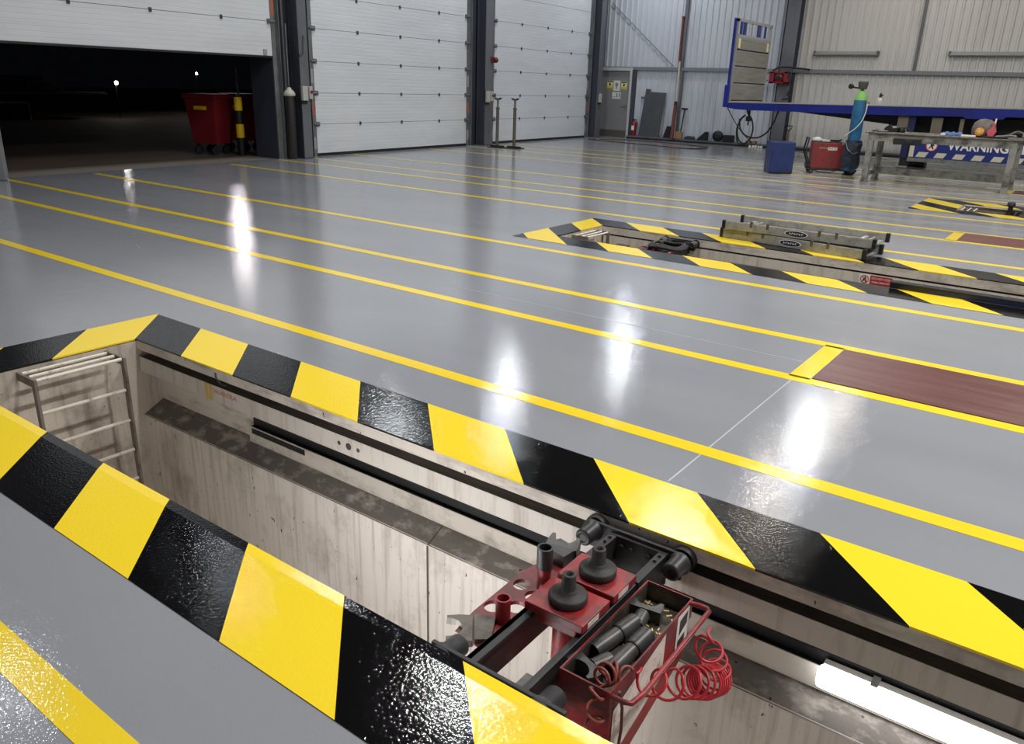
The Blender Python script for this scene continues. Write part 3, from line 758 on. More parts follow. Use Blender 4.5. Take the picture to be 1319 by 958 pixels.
door('door_3', 18.53, 23.83, .03, 5.1, 'closed white sectional door nearest the corner', True)
# wall pieces
mb = MB(W)
for y0, y1 in ((YN, 5.35), (11.02, 11.78), (17.43, 18.37), (23.99, 25.1)): mb.box((-.32, y0, -.02), (-.04, y1, 5.2))
mb.box((-.32, YN, 5.1), (-.04, 25.1, ZC))
tag(mb.build('wall_left', M_slate), kind='structure')
# jamb of the raised door (deep dark reveal outside)
mb = MB(W); mb.box((-.75, 10.87, -.05), (-.03, 11.0, 5.1)); mb.box((-.75, 5.2, -.05), (-.03, 5.5, 5.1)); mb.box((-.1,10.99,0),(.03,11.06,5.1),1); mb.box((-.1,11.10,0),(.05,11.14,5.1),1)
tag(mb.build('trim_2', [M_slate, M_greysteel]), 'dark reveal of the raised door', kind='structure')
def column(yc, w, off, label, dep=.3):
    a = MB(W)
    a.box((off-.02, yc-w/2, 0), (off, yc+w/2, ZC), 1); a.box((off-dep, yc-w/2, 0), (off-dep+.02, yc+w/2, ZC)); a.box((off-dep, yc-.1, 0), (off-.02, yc+.1, ZC))  # web darker than the front flange: its shade is put into the colour
    a.box((off-dep-.02, yc-w/2-.02, 0), (off+.03, yc+w/2+.02, .02), 0)
    tag(a.build('steel_column', [M_slate, M_greysteel]), label, kind='structure')
column(11.40, .23, .32, 'slate steel column between the raised door and the middle door')
column(17.86, .32, .32, 'slate steel column between the two closed doors')
column(24.2, .30, .30, 'slate steel column in the corner beside the personnel door')
column(5.22, .26, .32, 'grey steel column at the left edge beside the raised door')
# boxes on columns
def ctrl(y, z, off, label, two):
    t = empty('control_box', W((off, y, z)), label, 'control box', 'door control boxes')
    a = MB(W); a.bevbox((off, y-.09, z-.14), (off+.07, y+.05, z+.14), .008); a.build('housing', M_boxgrey, t)
    a = MB(W); a.box((off-.0, y-.105, z-.20), (off+.03, y+.05, z-.14)); a.box((off-.02, y-.12, z-.16), (off, y-.09, z+.16)); a.build('backing', M_dark, t)
    if two:
        a = MB(W); a.bevbox((off, y+.07, z-.11), (off+.09, y+.16, z+.14), .01); a.build('switch_unit', M_boxgrey, t)
        a = MB(W); a.cyl((off+.09, y+.115, z+.03), (off+.12, y+.115, z+.03), .03, n=12); a.build('push_button', M_extred, t)
ctrl(11.36, 1.30, .32, 'pale control box on the column beside the raised door', True)
ctrl(17.80, 1.27, .32, 'pale control box on the column between closed doors', True)
ctrl(24.22, 1.26, .30, 'pale control box on the corner column by the personnel door', False)
a = MB(W); a.bevbox((.30,17.94,2.12),(.36,18.02,2.28),.01); a.cyl((.33,18.02,2.2),(.33,18.16,2.2),.075,n=16); a.cyl((.33,18.16,2.2),(.33,18.2,2.2),.05,n=16,m=1)
tag(a.build('sounder', [mat('sounder_red', (96,28,32), .5), M_dark], origin=W((.33,18.0,2.2))), 'small red alarm sounder on the column between closed doors', 'alarm')
a = MB(W); a.tube([(.34,11.15,2.35+.0),(.36,11.2,2.1),(.37,11.27,2.0),(.36,11.35,2.05),(.335,11.4,2.4)], .009, 6)
tag(a.build('door_cable', M_dark, origin=W((.34,11.2,2.2))), 'thin drooping cable on the column by the raised door', 'cable')
# gas bottle in the column bay
bx, by, _ = W((.14, 11.10, 0))
t = empty('gas_cylinder', (bx+.02, by, 0), 'tall dark gas bottle with cream cap beside the raised door', 'gas cylinder')
a = MB(); a.lathe((bx+.02,by,0),[(.09,0),(.1,.02),(.1,1.2),(.098,1.24)],20); a.build('body', mat('dark_bottle', (38,38,38), .45), t)
a = MB(); a.lathe((bx+.02,by,1.24),[(.1,0),(.12,.01),(.12,.05),(.09,.1),(.05,.13),(.045,.16),(.02,.17)],20); a.build('cap', mat('cream_cap', (190,186,170), .5), t)
a = MB(); a.tube([(bx+.02,by,1.41),(bx+.02,by,1.6),(bx+.0,by+.02,2.6)], .012, 6); a.build('pipe', M_galv, t)
# pair of tall trestle posts
t0 = None
for i, (x, y) in enumerate(((-13.29,17.48),(-12.83,17.62))):
    t = empty('support_stand', (x,y,0), ['tall thin steel support stand, closer to the door column', 'tall thin steel support stand, farther from the door column'][i], 'stand', 'pair of tall steel stands')
    a = MB(); a.bevbox((x-.2,y-.2,0),(x+.2,y+.2,.02),.004); a.bevbox((x-.2,y-.05,.02),(x+.2,y+.05,.06),.004); a.build('base_plate', M_blacksteel, t)
    a = MB(); a.cyl((x,y,.02),(x,y,1.0),.042,n=14); a.cyl((x,y,.98),(x,y,1.02),.055,n=14); a.build('post', M_iron, t)
    a = MB(); a.cyl((x,y,.98),(x,y,1.22),.03,n=14); a.build('inner_post', M_galv, t)
    a = MB(); a.prism([(x-.09,y-.05,1.265),(x-.09,y-.05,1.245),(x-.04,y-.05,1.21),(x+.04,y-.05,1.21),(x+.09,y-.05,1.245),(x+.09,y-.05,1.265),(x+.03,y-.05,1.235),(x-.03,y-.05,1.235)], (0,.1,0)); a.build('saddle', M_blacksteel, t)

# ------------------------------------------------------------------ back wall
def cladding(x0, x1, z0, z1, y, pitch=.2):
    a = MB(); x = x0
    while x < x1 - 1e-4:
        e = min(x+pitch, x1)
        P_ = [(x, 0), (x+.12, 0), (x+.14, -.03), (x+.18, -.03), (x+.2, 0)]
        for (xa, da), (xb, db) in zip(P_, P_[1:]):
            if xa >= x1: break
            a.quad((xa, y+da, z0), (min(xb,x1), y+db, z0), (min(xb,x1), y+db, z1), (xa, y+da, z1))
        x += pitch
    return a
tag(cladding(-14.8, -8.3, 0, ZC, YB).build('wall_back', M_cladcool), 'ribbed white cladding of back wall, tinted for cool light', kind='structure')
tag(cladding(-8.3, XR, 0, ZC, YB).build('wall_back', M_cladwarm), 'ribbed white cladding of back wall behind the trailer, tinted for warm light', kind='structure')
a = MB(); a.box((-13.3,YB-.10,2.17),(XR,YB-.02,2.27)); a.box((-13.3,YB-.11,2.17),(XR,YB-.10,2.2)); a.box((-14.5,YB-.1,2.19),(-13.3,YB-.02,2.27))
tag(a.build('trim_3', M_rail2), 'grey horizontal steel rail across the back wall', kind='structure')
a = MB(); a.box((-13.36,YB-.26,0),(XR,YB-.03,.055)); a.box((-13.36,YB-.24,.055),(XR,YB-.03,.10),1)
tag(a.build('baseboard_back', [M_dark, M_greysteel]), 'dark kerb along the foot of the back wall', kind='structure')
a = MB(); xc, yc = -8.22, YB-.4
a.box((xc-.2,yc,0),(xc+.2,yc+.02,ZC),1); a.box((xc-.2,yc+.33,0),(xc+.2,yc+.35,ZC)); a.box((xc-.12,yc+.02,0),(xc+.12,yc+.33,ZC)); a.box((xc-.2,yc,0),(xc-.17,yc+.35,ZC))  # left face in darker slate: side shading put into the colour
tag(a.build('steel_column', [M_slate, M_greysteel]), 'grey steel column on the back wall behind the trailer', kind='structure')
a = MB(); a.box((-4.87,YB-.06,2.27),(-4.79,YB-.03,ZC)); tag(a.build('trim_4', M_greysteel), 'dark vertical joint strip on back wall', kind='structure')
a = MB(); a.cyl((-14.35,YB-.06,4.22),(-11.95,YB-.06,2.3),.012,n=8); tag(a.build('trim_5', M_greysteel), 'thin diagonal brace on back wall', kind='structure')
a = MB(); a.box((-11.70,YB-.12,2.27),(-11.60,YB-.03,ZC)); a.box((-11.65,YB-.12,0.1),(-11.58,YB-.03,2.2),0)
tag(a.build('trim_6', M_greysteel), 'thin grey vertical post on back wall', kind='structure')
a = MB(); a.cyl((-11.72,YB-.15,2.42),(-11.72,YB-.15,3.70),.035,n=10); a.cyl((-11.72,YB-.15,3.70),(-11.72,YB-.15,3.76),.05,n=10); tag(a.build('pipe', M_rust, origin=(-11.72,YB-.15,2.42)), 'rusty red pipe high on back wall above the rail', 'pipe')
a = MB(); a.cyl((-11.70,YB-.15,1.2),(-11.70,YB-.15,2.45),.035,n=10); tag(a.build('conduit', M_cream, origin=(-11.7,YB-.15,1.2)), 'pale conduit on back wall above the leaning red pole', 'conduit')
t = empty('pole', (-11.66,YB-.33,.1), 'rust red pole with black cap leaning on the back wall', 'pole')
a = MB(); a.cyl((-11.64,YB-.36,.10),(-11.68,YB-.2,1.12),.06,n=12); a.build('shaft', M_rust, t)
a = MB(); a.cyl((-11.68,YB-.2,1.12),(-11.685,YB-.19,1.24),.05,n=12); a.build('cap', M_black, t)
# fluorescent fittings, off
for x0, x1, lb in ((-7.56,-5.79,'left one above the trailer deck'),(-4.05,-2.25,'right one above the trailer deck')):
    t = empty('fluorescent_fitting', ((x0+x1)/2,YB-.1,2.71), 'unlit grey fluorescent fitting on back wall, ' + lb, 'lamp', 'wall fluorescent fittings')
    a = MB(); a.bevbox((x0,YB-.10,2.70),(x1,YB-.03,2.76),.01); a.build('housing', M_lightgrey, t)
    a = MB(); a.cyl((x0+.03,YB-.12,2.68),(x1-.03,YB-.12,2.68),.035,n=12); a.build('diffuser', mat('grey_diffuser', (142,140,136), .35), t)
    for x in (x0, x1-.05):
        a = MB(); a.bevbox((x,YB-.16,2.64),(x+.05,YB-.03,2.77),.008); a.build('end_cap', M_greysteel, t)
# personnel door
d4 = empty('door_4', (-14.0,YB-.05,0), 'grey personnel door with safety notices', kind='structure')
YD = YB - .06
a = MB(); a.box((-14.52,YD-.02,.0),(-13.46,YD+.02,2.13)); a.build('door_leaf', M_doorgrey, d4)
a = MB(); a.box((-14.5,YD-.03,.02),(-13.48,YD-.02,.24)); tag(a.build('kick_plate', mat('kick_plate', (104,98,92), .4, .4), d4), 'scuffed metal kick plate')
a = MB(); a.box((-14.62,YD-.09,0),(-14.53,YD+.03,2.22)); a.box((-13.45,YD-.09,0),(-13.37,YD+.03,2.14)); a.box((-14.6,YD-.09,2.14),(-13.36,YD+.03,2.24)); a.build('frame', mat('door_frame', (184,186,186), .45), d4)
a = MB(); a.box((-13.37,YD-.07,0),(-13.24,YD+.03,2.18)); a.build('side_post', M_slate, d4)
a = MB(); a.bevbox((-13.60,YD-.03,.90),(-13.55,YD-.02,1.08),.004); a.cyl((-13.575,YD-.02,1.02),(-13.575,YD-.08,1.02),.012,n=8); a.cyl((-13.575,YD-.08,1.02),(-13.73,YD-.08,1.02),.012,n=8); a.build('handle', M_galv, d4)
M_notice = mat('notice_paper', (214,216,212), .6); M_noticey = mat('notice_yellow', (206,190,64), .5); M_ngreen = mat('notice_green', (120,150,110), .6)
def notice(x0, x1, z0, z1, sty):
    a = MB(); a.box((x0,YD-.024,z0),(x1,YD-.02,z1)); nb = a.build('notice', M_notice if sty != 'y' else M_noticey, d4)
    a = MB(); y = YD-.0255; w_ = x1-x0; h_ = z1-z0
    if sty == 'y':
        a.box((x0+.02,y,z0+h_*.42),(x1-.02,y+.002,z0+h_*.8), 1); a.box((x0+.02,y-.001,z0+.02),(x1-.02,y+.001,z0+h_*.13), 0); a.box((x0+.02,y-.001,z1-.05),(x1-.02,y+.001,z1-.02), 0)
        a.cyl((x0+w_*.5,y-.001,z0+h_*.6),(x0+w_*.5,y+.001,z0+h_*.6),.04,n=12)
    elif sty == 'w':
        a.cyl((x0+w_*.5,y,z0+h_*.62),(x0+w_*.5,y+.002,z0+h_*.62),.06,n=14, m=2); a.box((x0+w_*.42,y,z0+.06),(x0+w_*.58,y+.002,z0+h_*.5),2)
    else:
        a.box((x0+.16,y,z0+.04),(x0+.21,y+.002,z1-.03),2); a.box((x1-.07,y,z0+.04),(x1-.02,y+.002,z1-.03),2); a.box((x0+.02,y,z0+.05),(x0+.13,y+.002,z0+.07),2)
    a.build('notice_print', [M_dark, M_notice, M_ngreen], nb)
notice(-14.335,-14.10,1.53,1.82,'y'); notice(-14.08,-13.83,1.50,1.83,'w'); notice(-13.80,-13.56,1.53,1.80,'y'); notice(-14.11,-13.78,1.25,1.46,'g')
a = MB(); a.box((-13.02,YB-.05,1.28),(-12.88,YB-.03,1.35)); tag(a.build('switch_plate', M_greysteel, origin=(-12.95,YB-.04,1.3)), 'small grey switch plate on back wall beside leaning board', 'switch')
# things along the back wall, standing on the kerb
zk = .10
a = MB(); a.prism([(-12.93,YB-.24,zk),(-12.19,YB-.24,zk),(-12.10,YB-.09,1.49),(-12.68,YB-.09,1.505),(-12.68,YB-.085,1.585),(-12.84,YB-.083,1.60)], (0,.02,0))
tag(a.build('sheet_board', M_board, origin=(-12.5,YB-.2,zk)), 'dark slate sheet with a corner tab leaning on the back wall', 'board')
t = empty('fire_extinguisher', (-13.15,YB-.15,zk), 'red fire extinguisher at the foot of the leaning dark board', 'fire extinguisher')
a = MB(); a.lathe((-13.15,YB-.15,zk),[(.075,0),(.085,.02),(.085,.40),(.06,.45),(.03,.47)],16); a.build('body', M_extred, t)
a = MB(); a.cyl((-13.15,YB-.15,zk+.46),(-13.15,YB-.15,zk+.52),.02,n=8); a.box((-13.22,YB-.17,zk+.5),(-13.08,YB-.13,zk+.53)); a.tube([(-13.08,YB-.15,zk+.5),(-13.03,YB-.16,zk+.4),(-13.05,YB-.2,zk+.15)], .012, 6); a.build('valve', M_black, t)
a = MB(); a.box((-13.2,YB-.238,zk+.18),(-13.1,YB-.23,zk+.32)); a.build('label', M_white, t)
a = MB(); a.prism([(-12.02,YB-.24,zk),(-11.76,YB-.24,zk),(-11.76,YB-.24,zk+.37),(-11.9,YB-.24,zk+.37)], (0,.18,0)); tag(a.build('wheel_chock', M_black, origin=(-11.9,YB-.15,zk)), 'tall black wedge against back wall left of the red pole', 'wedge')
t = empty('broom', (-11.42,YB-.1,zk), 'dark broom standing head up beside the red pole', 'broom')
a = MB(); a.cyl((-11.44,YB-.2,zk),(-11.40,YB-.08,1.0),.022,n=8); a.build('shaft', M_black, t)
a = MB(); a.bevbox((-11.50,YB-.13,1.0),(-11.30,YB-.06,1.05),.008); a.build('head', M_black, t)
a = MB(); a.bevbox((-11.57,YB-.26,zk),(-11.36,YB-.12,zk+.22),.006); tag(a.build('carton', M_card, origin=(-11.46,YB-.2,zk)), 'brown carton on the kerb by the broom', 'box')
a = MB()
for i in range(9):
    x = -11.22+.035*i; a.lathe((x,YB-.17+.03*math.sin(i*2.1),zk),[(.05,0),(.06,.03+.01*(i%3)),(.035,.07+.02*(i%2)),(.01,.09+.02*(i%2))],8)
tag(a.build('rag_heap', M_cloth, origin=(-11.1,YB-.17,zk)), 'low heap of dark rags on the kerb beside carton', 'rags')
a = MB(); a.prism([(-10.85,YB-.24,zk),(-10.50,YB-.24,zk),(-10.50,YB-.24,zk+.26),(-10.56,YB-.24,zk+.27)], (0,.16,0)); tag(a.build('wheel_chock', M_black, origin=(-10.65,YB-.17,zk)), 'low black wedge on the kerb left of the round drum', 'wedge')
a = MB(); a.lathe((-10.15,YB-.26,zk+.16),[(.03,0),(.05,.01),(.15,.015),(.16,.03),(.16,.14),(.15,.155)],22,axis=(0,1,0)); a.lathe((-10.15,YB-.262,zk+.16),[(.06,0),(.06,.02)],16,axis=(0,1,0),m=1)
tag(a.build('cable_drum', [M_black, M_blacksteel], origin=(-10.15,YB-.2,zk)), 'round black drum standing on the kerb', 'drum')
a = MB(); a.bevbox((-9.95,YB-.26,zk),(-9.62,YB-.08,zk+.21),.015); a.bevbox((-9.93,YB-.262,zk+.14),(-9.64,YB-.25,zk+.19),.003)
tag(a.build('battery_box', M_black, origin=(-9.78,YB-.17,zk)), 'low black box on the kerb right of the round drum', 'box')
a = MB()
for x, h in ((-9.2,.0),(-9.02,.0)): a.bevbox((x,YB-.27,zk),(x+.14,YB-.1,zk+.09),.01)
tag(a.build('carton', M_card, origin=(-9.1,YB-.2,zk)), 'flat brown carton on the kerb behind the hanging hoses', 'box')
a = MB()
for i in range(5): a.lathe((-8.98+.09*i,YB-.42+.02*(i%2),0),[(.035,0),(.045,.02),(.03,.05+.01*(i%3)),(.008,.07)],7)
tag(a.build('paper_scraps', M_white, origin=(-8.8,YB-.4,0)), 'crumpled white paper on floor before the kerb', 'paper')
a = MB()
pts = [(-13.6,23.2,.012),(-13.75,22.9,.012),(-13.4,22.7,.012),(-12,22.55,.012),(-10.6,22.2,.012),(-9.9,22.1,.012),(-9.6,22.5,.012),(-9.7,23.3,.012),(-11.4,23.9,.012),(-13.0,23.9,.012),(-13.6,23.2,.012)]
pp = []
for i in range(len(pts)-1):
    for k in range(8): pp.append(Vector(pts[i]).lerp(Vector(pts[i+1]), k/8))
a.tube(smooth(pp,6), .016, 6); tag(a.build('floor_hose', mat('dark_red_hose', (74,52,50), .5), origin=(-11.5,23,0)), 'dark hose loop lying on floor before back wall', 'hose')
t = empty('spade', (-7.87,YB-.42,.0), 'spade with D handle standing behind the blue cabinet', 'spade')
a = MB(); a.cyl((-7.86,YB-.46,.2),(-7.89,YB-.34,.56),.02,n=8); a.build('shaft', M_timber, t)
a = MB(); a.tube([(-7.89,YB-.34,.54),(-7.97,YB-.335,.62),(-7.99,YB-.33,.69),(-7.80,YB-.33,.69),(-7.82,YB-.335,.62),(-7.89,YB-.34,.54)], .016, 6); a.build('handle', M_dark, t)
a = MB(); a.prism([(-7.96,YB-.47,.0),(-7.76,YB-.47,.0),(-7.75,YB-.45,.25),(-7.97,YB-.45,.25)], (0,.012,0)); a.build('blade', M_iron, t)
# red reel on the column
t = empty('hose_reel', (-8.32,24.25,2.0), 'red hose reel mounted on the column behind the trailer', 'hose reel')
a = MB(); a.bevbox((-8.58,24.40,1.86),(-8.04,24.62,1.91),.01); a.bevbox((-8.58,24.40,2.13),(-8.04,24.62,2.18),.01); a.bevbox((-8.58,24.40,1.86),(-8.45,24.62,2.18),.01); a.bevbox((-8.17,24.40,1.86),(-8.04,24.62,2.18),.01); a.box((-8.58,24.58,1.86),(-8.04,24.63,2.18)); a.build('frame', M_extred, t)
a = MB(); a.lathe((-8.32,24.40,2.02),[(.05,0),(.12,.02),(.13,.04),(.13,.16)],18,axis=(0,1,0)); a.build('drum', M_reddark, t)
a = MB(); a.cyl((-8.32,24.36,2.02),(-8.32,24.42,2.02),.05,n=12); a.box((-8.42,24.37,1.99),(-8.22,24.4,2.03)); a.build('hub', M_dark, t)
a = MB(); a.tube([(-8.05,24.4,2.2),(-7.95,24.38,1.9),(-7.9,24.36,1.7),(-7.97,24.36,1.55),(-7.88,24.36,1.46),(-8.1,24.36,1.42)], .03, 7); a.build('hose', M_black, t)
a = MB(); a.tube([(-8.5,24.4,2.2),(-8.35,24.4,2.3),(-8.0,24.42,2.3),(-7.6,24.9,2.26)], .025, 7); a.build('supply_hose', M_black, t)
a = MB(); a.tube([(-8.62,24.4,1.95),(-8.8,24.3,1.8)], .02, 6); a.build('guide_arm', M_greysteel, t)

# ------------------------------------------------------------------ flatbed trailer
YT = 20.2; YT2 = 22.7
tr = empty('flatbed_trailer', (-4.5,21.4,0), 'blue flatbed trailer with aluminium headboard and WARNING panel', 'trailer')
dz = lambda x: 1.345 + (x+8.1)*.0145
a = MB()
a.prism([(-8.13,YT,dz(-8.13)-.01),(-8.16,YT,1.235),(-7.9,YT,1.185),(-7.5,YT,1.172),(-4.0,YT,1.205),(-2.75,YT,1.235),(-2.7,YT,1.20),(-2.0,YT,1.21),(-1.95,YT,1.265),(9,YT,1.4),(9,YT,dz(9)-.01)], (0,.08,0)); a.build('side_rail', M_blue, tr)
a = MB(); a.prism([(-8.13,YT2-.08,dz(-8.13)-.01),(-8.16,YT2-.08,1.235),(-7.5,YT2-.08,1.18),(9,YT2-.08,1.4),(9,YT2-.08,dz(9)-.01)], (0,.08,0)); a.build('side_rail', M_blue, tr)
a = MB(); a.prism([(-8.13,YT+.06,1.22),(-8.10,YT+.06,dz(-8.1)-.02),(-8.04,YT+.06,dz(-8.1)-.02),(-8.04,YT+.06,1.20)], (0,2.4,0)); a.build('front_rail', M_blue, tr)
a = MB(); a.prism([(-8.14,YT-.01,dz(-8.14)-.012),(9,YT-.01,dz(9)-.012),(9,YT-.01,dz(9)+.006),(-8.14,YT-.01,dz(-8.14)+.006)], (0,2.52,0)); a.build('deck', mat('deck_edge', (150,147,142), .5), tr)
# headboard
a = MB(); a.box((-8.15,YT-.01,1.3),(-8.10,YT+.06,3.29)); a.bevbox((-8.2,YT-.03,1.22),(-8.08,YT+.05,1.75),.01); a.build('headboard_post', M_blue, tr)
a = MB(); a.box((-8.1,YT+.06,1.36),(-8.05,YT+.11,3.28)); a.box((-8.1,YT2-.1,1.36),(-8.05,YT2-.03,3.28)); a.box((-8.1,YT+.06,3.22),(-8.05,YT2-.03,3.29)); a.box((-8.1,YT+.1,2.86),(-8.03,YT2-.1,2.93)); a.build('headboard_frame', M_lightgrey, tr)
for z0, z1 in ((1.40,1.80),(1.82,2.20),(2.22,2.58),(2.60,2.86)):
    a = MB(); a.box((-8.09,YT+.1,z0),(-8.05,YT2-.1,z1-.02)); a.box((-8.095,YT+.1,z0-.03),(-8.075,YT2-.1,z0+.01),1); a.build('headboard_plank', [M_aluplank, M_dark], tr)
for k, y in enumerate((.2,.42,.95,1.38,1.6,1.9)):
    a = MB(); yy = YT+.06+y; w_ = (.12,.16,.06,.22,.06,.1)[k]; a.box((-8.09,yy,2.93),(-8.06,yy+w_,3.22)); a.build('headboard_slat', M_navy if k in (0,1,3,5) else M_lightgrey, tr)
for y in (YT+.16, YT2-.32):
    a = MB(); a.box((-8.05,y,2.62),(-8.035,y+.12,2.84)); a.build('marker_plate', mat('marker_cream', (226,214,160), .45), tr)
# underframe
a = MB(); a.box((-4.4,YT+.9,.95),(9,YT+1.05,1.3)); a.box((-4.4,YT+1.5,.95),(9,YT+1.65,1.3)); a.prism([(-7,YT+.9,1.2),(-4.4,YT+.9,.98),(-4.4,YT+.9,1.3),(-7,YT+.9,1.3)],(0,.75,0)); a.build('chassis', mat('chassis_dark', (24,28,48), .5), tr)
a = MB(); a.box((-3.85,YT+.7,.66),(-1.2,YT+1.9,1.19)); a.bevbox((-1.15,YT+.5,.5),(4.5,YT+2,1.2),.03); a.build('underfloor_tank', M_dark, tr)
for x, w_ in ((-4.06,.22),(-3.36,.22),(-2.80,.08),(-2.28,.08)):
    a = MB(); a.box((x,YT+.1,.60),(x+w_,YT+.14,1.19)); a.build('guard_bracket', mat('bracket_grey', (112,104,92), .6), tr)
a = MB(); x=-3.79; a.box((x-.1,YT+.12,.3),(x+.1,YT+.32,1.2)); a.bevbox((x-.09,YT+.13,.12),(x+.09,YT+.31,.34),.01,1); a.bevbox((x-.19,YT+.06,0),(x+.19,YT+.4,.06),.015,1); a.box((x-.05,YT+.1,.3),(x+.05,YT+.12,.62)); a.build('landing_leg', [mat('leg_navy', (24,32,72), .45), M_black], tr)
a = MB(); x=-3.80; a.box((x-.09,YT+1.75,.2),(x+.09,YT+1.95,1.2)); a.bevbox((x-.2,YT+1.7,0),(x+.2,YT+2.05,.12),.03); a.build('landing_leg', M_black, tr)
gd = MB(); gd.box((-3.58,YT-.005,.335),(3,YT+.02,.86)); g_ = gd.build('side_guard', M_navy, tr)
a = MB(); a.box((-3.68,YT-.02,.34),(-3.585,YT+.03,.80)); tag(a.build('guard_end', M_cream, tr), 'cream end strip')
a = MB(); a.box((-3.7,YT,.24),(3,YT+.05,.325)); a.build('guard_rail', M_galv, tr)
a = MB(); a.cyl((-3.245,YT-.010,.60),(-3.245,YT-.005,.60),.12,n=28); s1 = a.build('symbol_disc', M_white, g_)
a = MB(); a.tube([(-3.245+.112*math.cos(2*PI*i/32),YT-.011,.60+.112*math.sin(2*PI*i/32)) for i in range(32)], .012, 6, closed=True); a.build('symbol_ring', mat('ring_red',(196,60,74),.5), g_)
a = MB(); a.cyl((-3.23,YT-.012,.665),(-3.23,YT-.009,.665),.018,n=12); a.prism([(-3.275,YT-.012,.645),(-3.215,YT-.012,.645),(-3.19,YT-.012,.60),(-3.21,YT-.012,.595),(-3.225,YT-.012,.61),(-3.195,YT-.012,.53),(-3.22,YT-.012,.525),(-3.25,YT-.012,.58),(-3.29,YT-.012,.53),(-3.305,YT-.012,.54),(-3.265,YT-.012,.60)], (0,.002,0)); a.build('symbol_figure', M_dark, g_)
text('panel_lettering', 'WARNING KEEP CLEAR', .245, (-2.92,YT-.012,.615), (PI/2,0,0), M_white, g_, align='LEFT', sx=.98, bold=.006)
a = MB()
for k in range(18):
    x = -3.54 + .37*k; a.quad((x,YT-.007,.345),(x+.2,YT-.007,.345),(x+.26,YT-.007,.455),(x+.06,YT-.007,.455))
a.build('stripe_band', M_cream, g_)
# suspended air lines at the trailer front
def airline(pts, r_, label, m=M_black):
    pp = []
    pts = [Vector(p) for p in pts]
    for i in range(len(pts)-1):
        for k in range(6): pp.append(pts[i].lerp(pts[i+1], k/6))
    pp.append(pts[-1])
    a = MB(); a.tube(smooth(pp,6), r_, 8); return tag(a.build('air_line', m, origin=pts[0]), label, 'hose')
cx, cz = -7.72, .72
loop = [(-7.68,20.5,1.2)] + [(-7.67+.225*math.sin(q), 20.5+.01*q, .70+.37*math.cos(q)) for q in [.2,.8,1.57,2.4,3.14,3.9,4.7,5.5,6.2]] + [(-7.82,20.55,.95),(-7.91,20.55,.70),(-7.86,20.55,.40),(-7.76,20.55,.31),(-7.62,20.55,.33),(-7.5,20.56,.5)]
airline(loop, .02, 'black air line looped below the trailer front')
airline([(-7.88,20.62,.95),(-7.84,20.62,.68),(-7.68,20.62,.54),(-7.48,20.62,.495),(-7.32,20.62,.514),(-7.13,20.62,.63),(-6.98,20.62,.9),(-6.9,20.62,1.2)], .02, 'black air line sagging from trailer front towards the column')
airline([(-8.35,20.9,1.2),(-8.6,22,.9),(-8.9,23.5,.5),(-9.0,24.84,.115)], .012, 'thin dark cable slanting from trailer to back kerb')
t = empty('coupling', (-7.6,20.5,1.0), 'black coupling hanging under the trailer front edge', 'coupling')
a = MB(); a.cyl((-7.6,20.5,1.18),(-7.6,20.5,.95),.03,n=10); a.bevbox((-7.66,20.46,.9),(-7.54,20.54,1.02),.01); a.build('body', M_black, t)
a = MB(); a.cyl((-7.6,20.5,.9),(-7.6,20.5,.8),.02,n=10); a.build('nozzle', M_black, t)
t = empty('spray_bottle', (-4.52,YT+.12,dz(-4.52)+.0065), 'clear spray bottle with black trigger on the trailer deck', 'bottle')
zb = dz(-4.52)+.0065; q = (-4.52,YT+.12,zb)
a = MB(); a.lathe(q,[(.055,0),(.06,.01),(.06,.11),(.045,.15),(.022,.17)],16); a.build('body', M_clear, t)
a = MB(); a.lathe((q[0],q[1],zb+.165),[(.028,0),(.028,.03),(.018,.05),(.014,.1)],12); a.bevbox((q[0]-.03,q[1]-.02,zb+.2),(q[0]+.05,q[1]+.02,zb+.235),.005); a.build('trigger', M_black, t)

# ------------------------------------------------------------------ welding corner
def rot_box(c, ang): return Matrix.Translation(c) @ Matrix.Rotation(ang, 4, 'Z')
Mc = rot_box((-5.62,17.22,0), math.radians(33))
t = empty('cabinet', (-5.62,17.22,0), 'low dark blue steel cabinet standing left of the red welder', 'cabinet')
a = MB(); a.bevbox((-.215,-.17,.02),(.265,.32,.645),.008,0,Mc); a.build('body', M_cabblue, t)
a = MB(); a.bevbox((-.205,-.182,.04),(.255,-.17,.63),.004,0,Mc); a.build('door', M_cabblue, t)
a = MB(); a.box((.2655,-.04,.03),(.269,-.02,.64),0,Mc); tag(a.build('edge_strip', mat('pale_edge', (196,176,170), .5), t), 'pale vertical edge strip')
a = MB(); a.box((-.2,-.15,0),(.25,.3,.02),0,Mc); a.build('plinth', M_dark, t)
# welder on a trolley, gas bottle on its back
ang = math.radians(24); cw = (-4.93,18.2,0); Mw = rot_box(cw, ang)
t = empty('welding_machine', cw, 'red welding machine on a wheeled trolley carrying the gas bottle', 'welder')
a = MB(); a.bevbox((-.33,-.2,.11),(.30,.2,.64),.012,0,Mw); a.build('case', M_welderred, t)
a = MB(); a.bevbox((-.40,-.19,.12),(-.33,.19,.2),.01,0,Mw); a.bevbox((-.32,-.19,.64),(.29,.19,.66),.006,0,Mw); a.build('front_panel', M_dark, t)
a = MB(); a.box((-.02,-.2035,.49),(.17,-.2005,.55),0,Mw); bd = a.build('badge', M_label, t)
a = MB()
for k in range(5): a.box((.0+.033*k,-.2045,.505),(.012+.033*k,-.203,.535),0,Mw)
a.build('badge_print', M_reddark, bd)
a = MB(); a.box((-.2,-.2035,.525),(-.02,-.2005,.532),0,Mw); a.build('pin_stripe', M_label, t)
a = MB(); a.bevbox((-.38,-.22,.07),(.62,.22,.11),.006,0,Mw); a.build('trolley_base', M_blacksteel, t)
